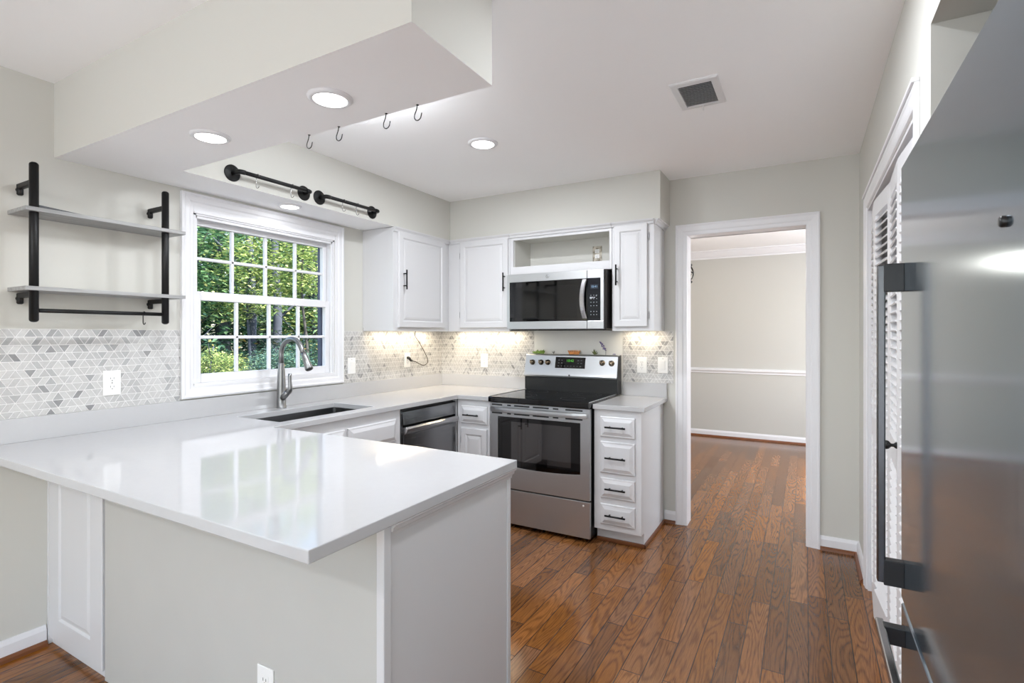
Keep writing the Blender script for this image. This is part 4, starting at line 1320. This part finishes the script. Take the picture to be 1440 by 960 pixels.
# ------------------------------------------------------------------ recessed lights and vent
def downlight(x, y, z, r, watts, label, bulb=0):
    t = thing('ceiling_light', label, 'light', (x, y, z-0.012), 'round recessed ceiling lights')
    build('trim_ring', G().lathe(FD(x, y, z), [(r, 0.0), (r, 0.004), (r-0.006, 0.009), (r*0.78, 0.011), (r*0.74, 0.008)], 36), M_TRIM, t)
    build('lens', G().lathe(FD(x, y, z), [(r*0.75, 0.003), (r*0.745, 0.009), (r*0.5, 0.0105), (0, 0.011)], 36), M_LED, t)
    area_light('lamp', (x, y, z-0.014), (0, 0, -1), r*1.4, r*1.4, watts, (0.94, 0.98, 1.05), 'DISK', parent=t)
    if bulb:   # the lens stands a little proud of the ceiling and throws light sideways as well
        d = bpy.data.lights.new('lens_glow', 'POINT')
        d.energy = bulb; d.color = (0.94, 0.98, 1.05); d.shadow_soft_size = 0.06
        o = bpy.data.objects.new('lens_glow', d); COL.objects.link(o)
        o.parent = t; o.location = (0, 0, -0.07)
downlight(1.516, -2.600, ZS, 0.072, 4.0, 'round recessed light in the bulkhead, nearer its open end')
downlight(0.848, -2.600, ZS, 0.072, 4.0, 'round recessed light in the bulkhead, nearer the left wall')
downlight(0.170, -1.723, ZS, 0.068, 0.35, 'round recessed light in the soffit above the window')
downlight(1.255, -1.268, ZC, 0.086, 15, 'round recessed light in the ceiling in front of the range')
downlight(2.64, -2.16, ZC, 0.086, 10, 'added round recessed light in the ceiling beside the refrigerator, out of view')  # unseen fixture, added to brighten the aisle

# added dome lights, unseen: one hidden behind the bulkhead, one behind the camera
def dome(x, y, drop, watts, label):
    t = thing('added_dome_light', label, 'light', (x, y, ZC-drop-0.10), 'added glass dome lights')
    D = FD(x, y, ZC)
    build('canopy', G().lathe(D, [(0.08, 0.0), (0.08, 0.02), (0.02, 0.035), (0.012, 0.04), (0.012, drop), (0, drop)], 28), M_NICKEL, t)
    build('globe', G().lathe(D, [(0, drop), (0.05, drop+0.008), (0.082, drop+0.04), (0.085, drop+0.06), (0.07, drop+0.085), (0.04, drop+0.098), (0, drop+0.10)], 28), M_GLASS, t)
    d = bpy.data.lights.new('added_dome_lamp', 'POINT'); d.energy = watts; d.color = (0.94, 0.98, 1.05); d.shadow_soft_size = 0.05
    o = bpy.data.objects.new('added_dome_lamp', d); COL.objects.link(o); o.parent = t; o.location = (0, 0, 0.04)
dome(1.15, -2.15, 0.07, 9, 'added round glass dome light on the ceiling behind the bulkhead')
dome(1.3, -4.9, 0.20, 32, 'added round glass dome light hanging in the breakfast area')

t = thing('ceiling_vent', 'white louvered air vent in the ceiling', 'vent', (2.447, -1.31, ZC-0.012))
Mv = FD(2.345, -1.165, ZC)
build('frame', G().rings(Mv, 0.202, 0.29, [(0, 0), (0, 0.004), (0.006, 0.009), (0.030, 0.011), (0.032, 0.004), (0.032, 0.0015)], close=False), M_VENT, t)
build('duct', G().mbox(Mv, 0.03, 0.172, 0.03, 0.26, 0.0003, 0.0008), solid('duct_dark', lin((70, 70, 70)), 0.7), t)
g = G()
for k in range(15):
    c = 0.04+k*0.0152
    g.mbox(Mv @ Matrix.Translation((0, c, 0.006)) @ Matrix.Rotation(math.radians(38), 4, 'X'), 0.032, 0.170, -0.0075, 0.0075, -0.0006, 0.0006)
build('louvers', g, M_VENTS, t)
build('lever', G().mbox(Mv, 0.099, 0.103, 0.010, 0.022, 0.010, 0.030, 0.001), M_VENT, t)

# ------------------------------------------------------------------ closet with folding louvered doors
def bifold(name, spans, knob_at, label):
    """Two hinged leaves: each has stiles, rails and slanted slats."""
    root = thing(name, label, None, (spans[0][0], spans[0][1], 0), None, 'structure')
    for i, (xa, ya, xb, yb) in enumerate(spans):
        a, b = Vector((xa, ya, 0)), Vector((xb, yb, 0))
        w = (b-a).length-0.004
        ux = (b-a).normalized()
        M = frame(a+ux*0.002+Vector((0, 0, 0.018)), ux, (0, 0, 1))   # normal faces the room
        h, th, st = 1.945, 0.026, 0.042
        g = G()
        g.mbox(M, 0, st, 0, h, -th, 0, 0.002).mbox(M, w-st, w, 0, h, -th, 0, 0.002)
        g.mbox(M, st, w-st, 0, 0.14, -th, 0).mbox(M, st, w-st, 0.83, 0.93, -th, 0).mbox(M, st, w-st, h-0.075, h, -th, 0)
        f = build('leaf_frame', g, M_TRIM, root)
        g = G()
        for z0, z1 in ((0.14, 0.83), (0.93, h-0.075)):
            n = int((z1-z0)/0.0325)
            for k in range(n):
                zc = z0+(k+0.5)*(z1-z0)/n
                g.mbox(M @ Matrix.Translation((0, zc, -th/2)) @ Matrix.Rotation(math.radians(42), 4, 'X'), st-0.002, w-st+0.002, -0.003, 0.003, -0.0205, 0.0205)
        build('louvers', g, M_TRIM, f)
        if i in knob_at:
            px = knob_at[i]*w
            g = G().lathe(M @ Matrix.Translation((px, 0.925, 0)), [(0.012, 0), (0.011, 0.004), (0.006, 0.010), (0.006, 0.017), (0.014, 0.024), (0.0165, 0.031), (0.013, 0.036), (0, 0.037)], 18)
            build('knob', g, M_BLACK, root)
    return root
XT = 3.170
yA = [CY1-0.024, -0.835, -1.178, -1.52, CY0+0.014]
bifold('door_1', [(XT, yA[0], XT-0.022, yA[1]), (XT-0.022, yA[1], XT, yA[2])], {}, 'white louvered folding closet door, the pair nearer the doorway')
bifold('door_2', [(XT, yA[2]-0.004, XT-0.016, yA[3]), (XT-0.016, yA[3], XT, yA[4])], {0: 0.92}, 'white louvered folding closet door with a black knob beside the fridge')

# ------------------------------------------------------------------ refrigerator
FX, FY0, FY1 = 3.0885, -3.012, -2.100
t = thing('refrigerator', 'large stainless refrigerator with freezer drawer in the alcove', 'refrigerator', (3.45, -2.56, 0))
build('body', G().box(FX+0.062, 3.80, FY0+0.006, FY1-0.006, 0.03, 1.765, 0.004), solid('fridge_case', lin((92, 92, 92)), 0.4, metal=0.7), t)
for x in (3.2, 3.7):
    for y in (FY0+0.06, FY1-0.06): build('foot', G().tube([(x, y, 0), (x, y, 0.03)], 0.02, 10), M_BLACKP, t)
dr = build('door', G().box(FX, FX+0.06, FY0, FY1, 0.652, 1.779, 0.005), M_SS_V, t)
fz = build('drawer', G().box(FX, FX+0.06, FY0, FY1, 0.07, 0.640, 0.005), M_SS_V, t)
build('grille', G().box(FX+0.03, FX+0.06, FY0+0.01, FY1-0.01, 0.03, 0.065), M_BLACKP, t)
M_HB = brushed('handle_bar', lin((92, 92, 94)), 0.22, 2)
M_HK = solid('handle_end', lin((40, 40, 41)), 0.35, metal=0.4)
hy = -2.150
b = build('handle', G().box(3.032, 3.050, hy-0.001, hy+0.021, 0.70, 1.52, 0.003), M_HB, dr)
for z0, z1 in ((0.695, 0.760), (1.450, 1.522)):
    tag(build('handle_bracket', G().box(3.046, FX+0.001, hy-0.003, hy+0.024, z0, z1, 0.002), M_HK, dr), 'black handle bracket')
b = build('handle', G().box(3.030, 3.048, FY0+0.05, FY1+0.0-0.02, 0.572, 0.596, 0.003), brushed('handle_bar_h', lin((165, 165, 166)), 0.2, 1), fz)
for y in (FY0+0.06, FY1-0.055):
    tag(build('handle_bracket', G().box(3.044, FX+0.001, y-0.014, y+0.014, 0.553, 0.598, 0.002), M_HK, fz), 'black handle bracket')
o = build('magnet', G().lathe(frame((FX, -2.918, 1.482), (0, -1, 0), (0, 0, 1)), [(0.0075, 0.0), (0.0075, 0.004), (0.006, 0.006), (0, 0.0065)], 18), M_BLACKP)
tag(o, 'tiny round black button magnet on the refrigerator door', 'magnet')

# ------------------------------------------------------------------ dining room chandelier
cxl, cyl, czl = 1.815, 1.5, 1.94
t = thing('chandelier', 'black wire orb pendant lamp half hidden behind the doorway', 'lamp', (cxl, cyl, czl))
def ringpts(c, r, rot, n=36):
    return [Vector(c)+rot @ Vector((r*math.cos(2*PI*k/n), 0, r*math.sin(2*PI*k/n))) for k in range(n+1)]
from mathutils import Euler
for e, r_ in ((Euler((0, 0, 0)), 0.10), (Euler((0, 0, 1.1)), 0.10), (Euler((0, 0, 2.1)), 0.10), (Euler((PI/2-0.15, 0, 0)), 0.098)):
    build('ring', G().tube(ringpts((cxl, cyl, czl), r_, e.to_matrix()), 0.0075, 8), M_BLACK, t)
for dz in (0.082, -0.082):
    build('ring', G().tube(ringpts((cxl, cyl, czl+dz), 0.085, Euler((PI/2-0.1, 0, 0)).to_matrix()), 0.0075, 8), M_BLACK, t)
build('stem', G().tube([(cxl, cyl, czl+0.02), (cxl, cyl, ZC)], 0.006, 10).lathe(FD(cxl, cyl, ZC), [(0, 0.02), (0.05, 0.015), (0.055, 0)], 20), M_BLACK, t)
build('bulb', G().lathe(Matrix.Translation((cxl, cyl, czl)), [(0, -0.035), (0.018, -0.028), (0.024, -0.01), (0.015, 0.012), (0.010, 0.022), (0, 0.022)], 16), solid('bulb_glow', (1, 1, 1), 0.4, emit=(1, 0.92, 0.8), estr=4), t)
pl = bpy.data.lights.new('bulb_light', 'POINT'); pl.energy = 20; pl.color = (1, 0.93, 0.82); pl.shadow_soft_size = 0.03
po = bpy.data.objects.new('bulb_light', pl); COL.objects.link(po); po.location = (0, 0, -0.05); po.parent = t

# ------------------------------------------------------------------ the wood outside
o = build('ground', G().box(-40, -0.3, -22, 30, -0.9, -0.5), M_SOIL)
tag(o, None, None, None, 'structure')

def leaf_mesh(name, n, rx, ry, rz, size, seed, shell=0.45):
    """n small folded leaves spread through an ellipsoid, gathered in clumps."""
    rng = random.Random(seed)
    vs, fs = [], []
    clumps = []
    for k in range(max(10, n//45)):
        while True:
            p = Vector((rng.uniform(-1, 1), rng.uniform(-1, 1), rng.uniform(-1, 1)))
            if shell < p.length < 1: break
        clumps.append((Vector((p.x*rx, p.y*ry, p.z*rz)), rng.uniform(0.5, 1.0)))
    for k in range(n):
        c, cs = clumps[rng.randrange(len(clumps))]
        sp = 0.26*cs*(rx+ry+rz)/3
        p = c+Vector((rng.gauss(0, sp), rng.gauss(0, sp), rng.gauss(0, sp*0.5)))
        a = rng.uniform(0, 2*PI)
        d = Vector((math.cos(a), math.sin(a), rng.uniform(-0.7, 0.35))).normalized()
        s = d.cross(Vector((rng.uniform(-0.5, 0.5), rng.uniform(-0.5, 0.5), 1))).normalized()
        nn = s.cross(d)
        L = size*rng.uniform(0.6, 1.3); w = L*0.5
        i = len(vs)
        vs += [p, p+d*L*0.45+s*w/2+nn*L*0.06, p+d*L, p+d*L*0.45-s*w/2+nn*L*0.06]
        fs += [(i, i+1, i+2, i+3)]
    me = bpy.data.meshes.new(name)
    me.from_pydata([tuple(v) for v in vs], [], fs)
    return me
LEAFM = {
    'sapling': leaf_mesh('sapling_leaves', 3600, 1.0, 1.0, 1.25, 0.125, 11, 0.2),
    'tree': leaf_mesh('tree_leaves', 7000, 1.9, 1.9, 2.1, 0.15, 12, 0.3),
    'bush': leaf_mesh('bush_leaves', 4200, 1.2, 1.2, 0.75, 0.10, 13, 0.2),
}
def tree(name, label, x, y, kind, mat, zc, s, trunk_r, bark, group, cat='tree', lean=0.0, ztop=None):
    t = thing(name, label, cat, (x, y, -0.5), group)
    me = LEAFM[kind].copy() if LEAFM[kind].users else LEAFM[kind]
    me.materials.clear(); me.materials.append(mat)
    o = bpy.data.objects.new('crown', me); COL.objects.link(o)
    o.parent = t; o.location = (lean, 0, zc+0.5); o.scale = (s, s, s); o.rotation_euler = (0, 0, rng.uniform(0, 6.28))
    ORIG[o.name] = Vector((x, y, -0.5))
    if trunk_r:
        zt = ztop if ztop else zc+0.8*s
        P = smooth([(x, y, -0.52), (x+lean*0.3+0.04, y+0.03, zt*0.35), (x+lean*0.7-0.03, y-0.02, zt*0.7), (x+lean, y, zt)], 4)
        n = len(P)
        g = G().tube(P, [trunk_r*(1.15-0.75*k/(n-1)) for k in range(n)], 10)
        for k in range(4):
            b_ = P[int(n*(0.45+0.12*k))]
            a = rng.uniform(0, 6.28)
            g.tube([b_, b_+Vector((math.cos(a)*0.35*s, math.sin(a)*0.35*s, 0.3*s)), b_+Vector((math.cos(a)*0.8*s, math.sin(a)*0.8*s, 0.75*s))], [trunk_r*0.45, trunk_r*0.3, trunk_r*0.12], 7)
        build('trunk', g, bark, t)
    return t
GT = 'trees seen through the kitchen window'
GB = 'shrubs seen through the kitchen window'
# understory close to the house
tree('sapling', 'yellow-green sapling with feathery leaves in the upper right panes', -3.4, 1.25, 'sapling', M_LEAF_Y, 2.35, 0.5, 0.025, M_BARK, GT)
tree('sapling', 'mid green sapling behind the upper left panes', -4.4, 0.15, 'sapling', M_LEAF_G, 2.4, 0.8, 0.03, M_BARK, GT)
tree('sapling', 'bright sapling leaning across the second column of panes', -4.0, 0.72, 'sapling', M_LEAF_Y, 2.05, 0.5, 0.022, M_BARKD, GT, lean=0.2)
tree('bush', 'dark green bush low behind the left panes', -3.9, -0.35, 'bush', M_LEAF_D, 0.85, 0.75, 0.02, M_BARKD, GB, 'bush')
tree('bush', 'pale leafy bush low behind the faucet', -2.9, 0.50, 'bush', M_LEAF_B, 0.95, 0.34, 0.02, M_BARKD, GB, 'bush')
tree('bush', 'dark bush low in the right-hand panes', -4.0, 1.75, 'bush', M_LEAF_D, 0.9, 0.7, 0.02, M_BARKD, GB, 'bush')
tree('bush', 'yellowing bush at the foot of the left panes', -2.8, -0.42, 'bush', M_LEAF_Y, 1.0, 0.26, 0.02, M_BARKD, GB, 'bush')
# middle and far trees
mids = [(-7.0, 2.2, M_LEAF_G, 3.2, 1.0, 0.14), (-6.8, 4.2, M_LEAF_Y, 3.0, 0.95, 0.13), (-8.0, 0.4, M_LEAF_G, 3.0, 1.1, 0.16), (-8.5, 6.2, M_LEAF_G, 3.2, 1.1, 0.15), (-7.6, 3.4, M_LEAF_B, 1.4, 0.9, 0.12), (-8.2, 5.0, M_LEAF_D, 1.2, 0.9, 0.12), (-7.4, 1.3, M_LEAF_D, 1.2, 0.9, 0.12)]
labs = ['broad green tree in the middle distance behind the centre panes', 'yellow-green tree in the middle distance behind the right panes', 'broad green tree in the middle distance behind the left panes', 'tall green tree furthest right in the middle distance', 'blue-green low tree behind the centre panes', 'dark low tree behind the lower right panes', 'dark low tree behind the lower left panes']
for (x, y, m, zc, s, tr), lab in zip(mids, labs):
    tree('woodland_tree', lab, x, y, 'tree', m, zc, s, tr, M_BARKD, GT)
fars = [(-11.6, -1.6), (-11.0, 2.4), (-11.6, 6.4), (-12.4, 10.4)]
for i, (x, y) in enumerate(fars):
    tree('far_tree', 'dense green tree in the wood far behind the window', x, y, 'tree', (M_LEAF_D, M_LEAF_B)[i % 2], 2.6, 1.6, 0.2, M_BARKD, 'dense trees in the wood far behind the window')
# bare slender trunks
for x, y, r_, lab in ((-4.6, 1.17, 0.06, 'slender blue-grey trunk in the second column of panes'), (-5.0, 1.90, 0.075, 'slender blue-grey trunk in the third column of panes'), (-4.6, 2.45, 0.045, 'thin dark trunk in the rightmost column of panes')):
    t = thing('bare_trunk', lab, 'tree', (x, y, -0.5), GT)
    P = smooth([(x, y, -0.52), (x+0.05, y+0.06, 1.6), (x-0.02, y+0.05, 3.2), (x+0.05, y+0.16, 6.0)], 4)
    build('trunk', G().tube(P, [r_*(1.1-0.5*k/(len(P)-1)) for k in range(len(P))], 12), M_BARKD, t)
    g = G()
    for k in range(3):
        b_ = P[4+k*2]; a = rng.uniform(0, 6.28)
        g.tube([b_, b_+Vector((math.cos(a)*0.5, math.sin(a)*0.5, 0.4)), b_+Vector((math.cos(a)*1.1, math.sin(a)*1.1, 1.1))], [r_*0.35, r_*0.25, r_*0.1], 7)
    build('branches', g, M_BARKD, t)
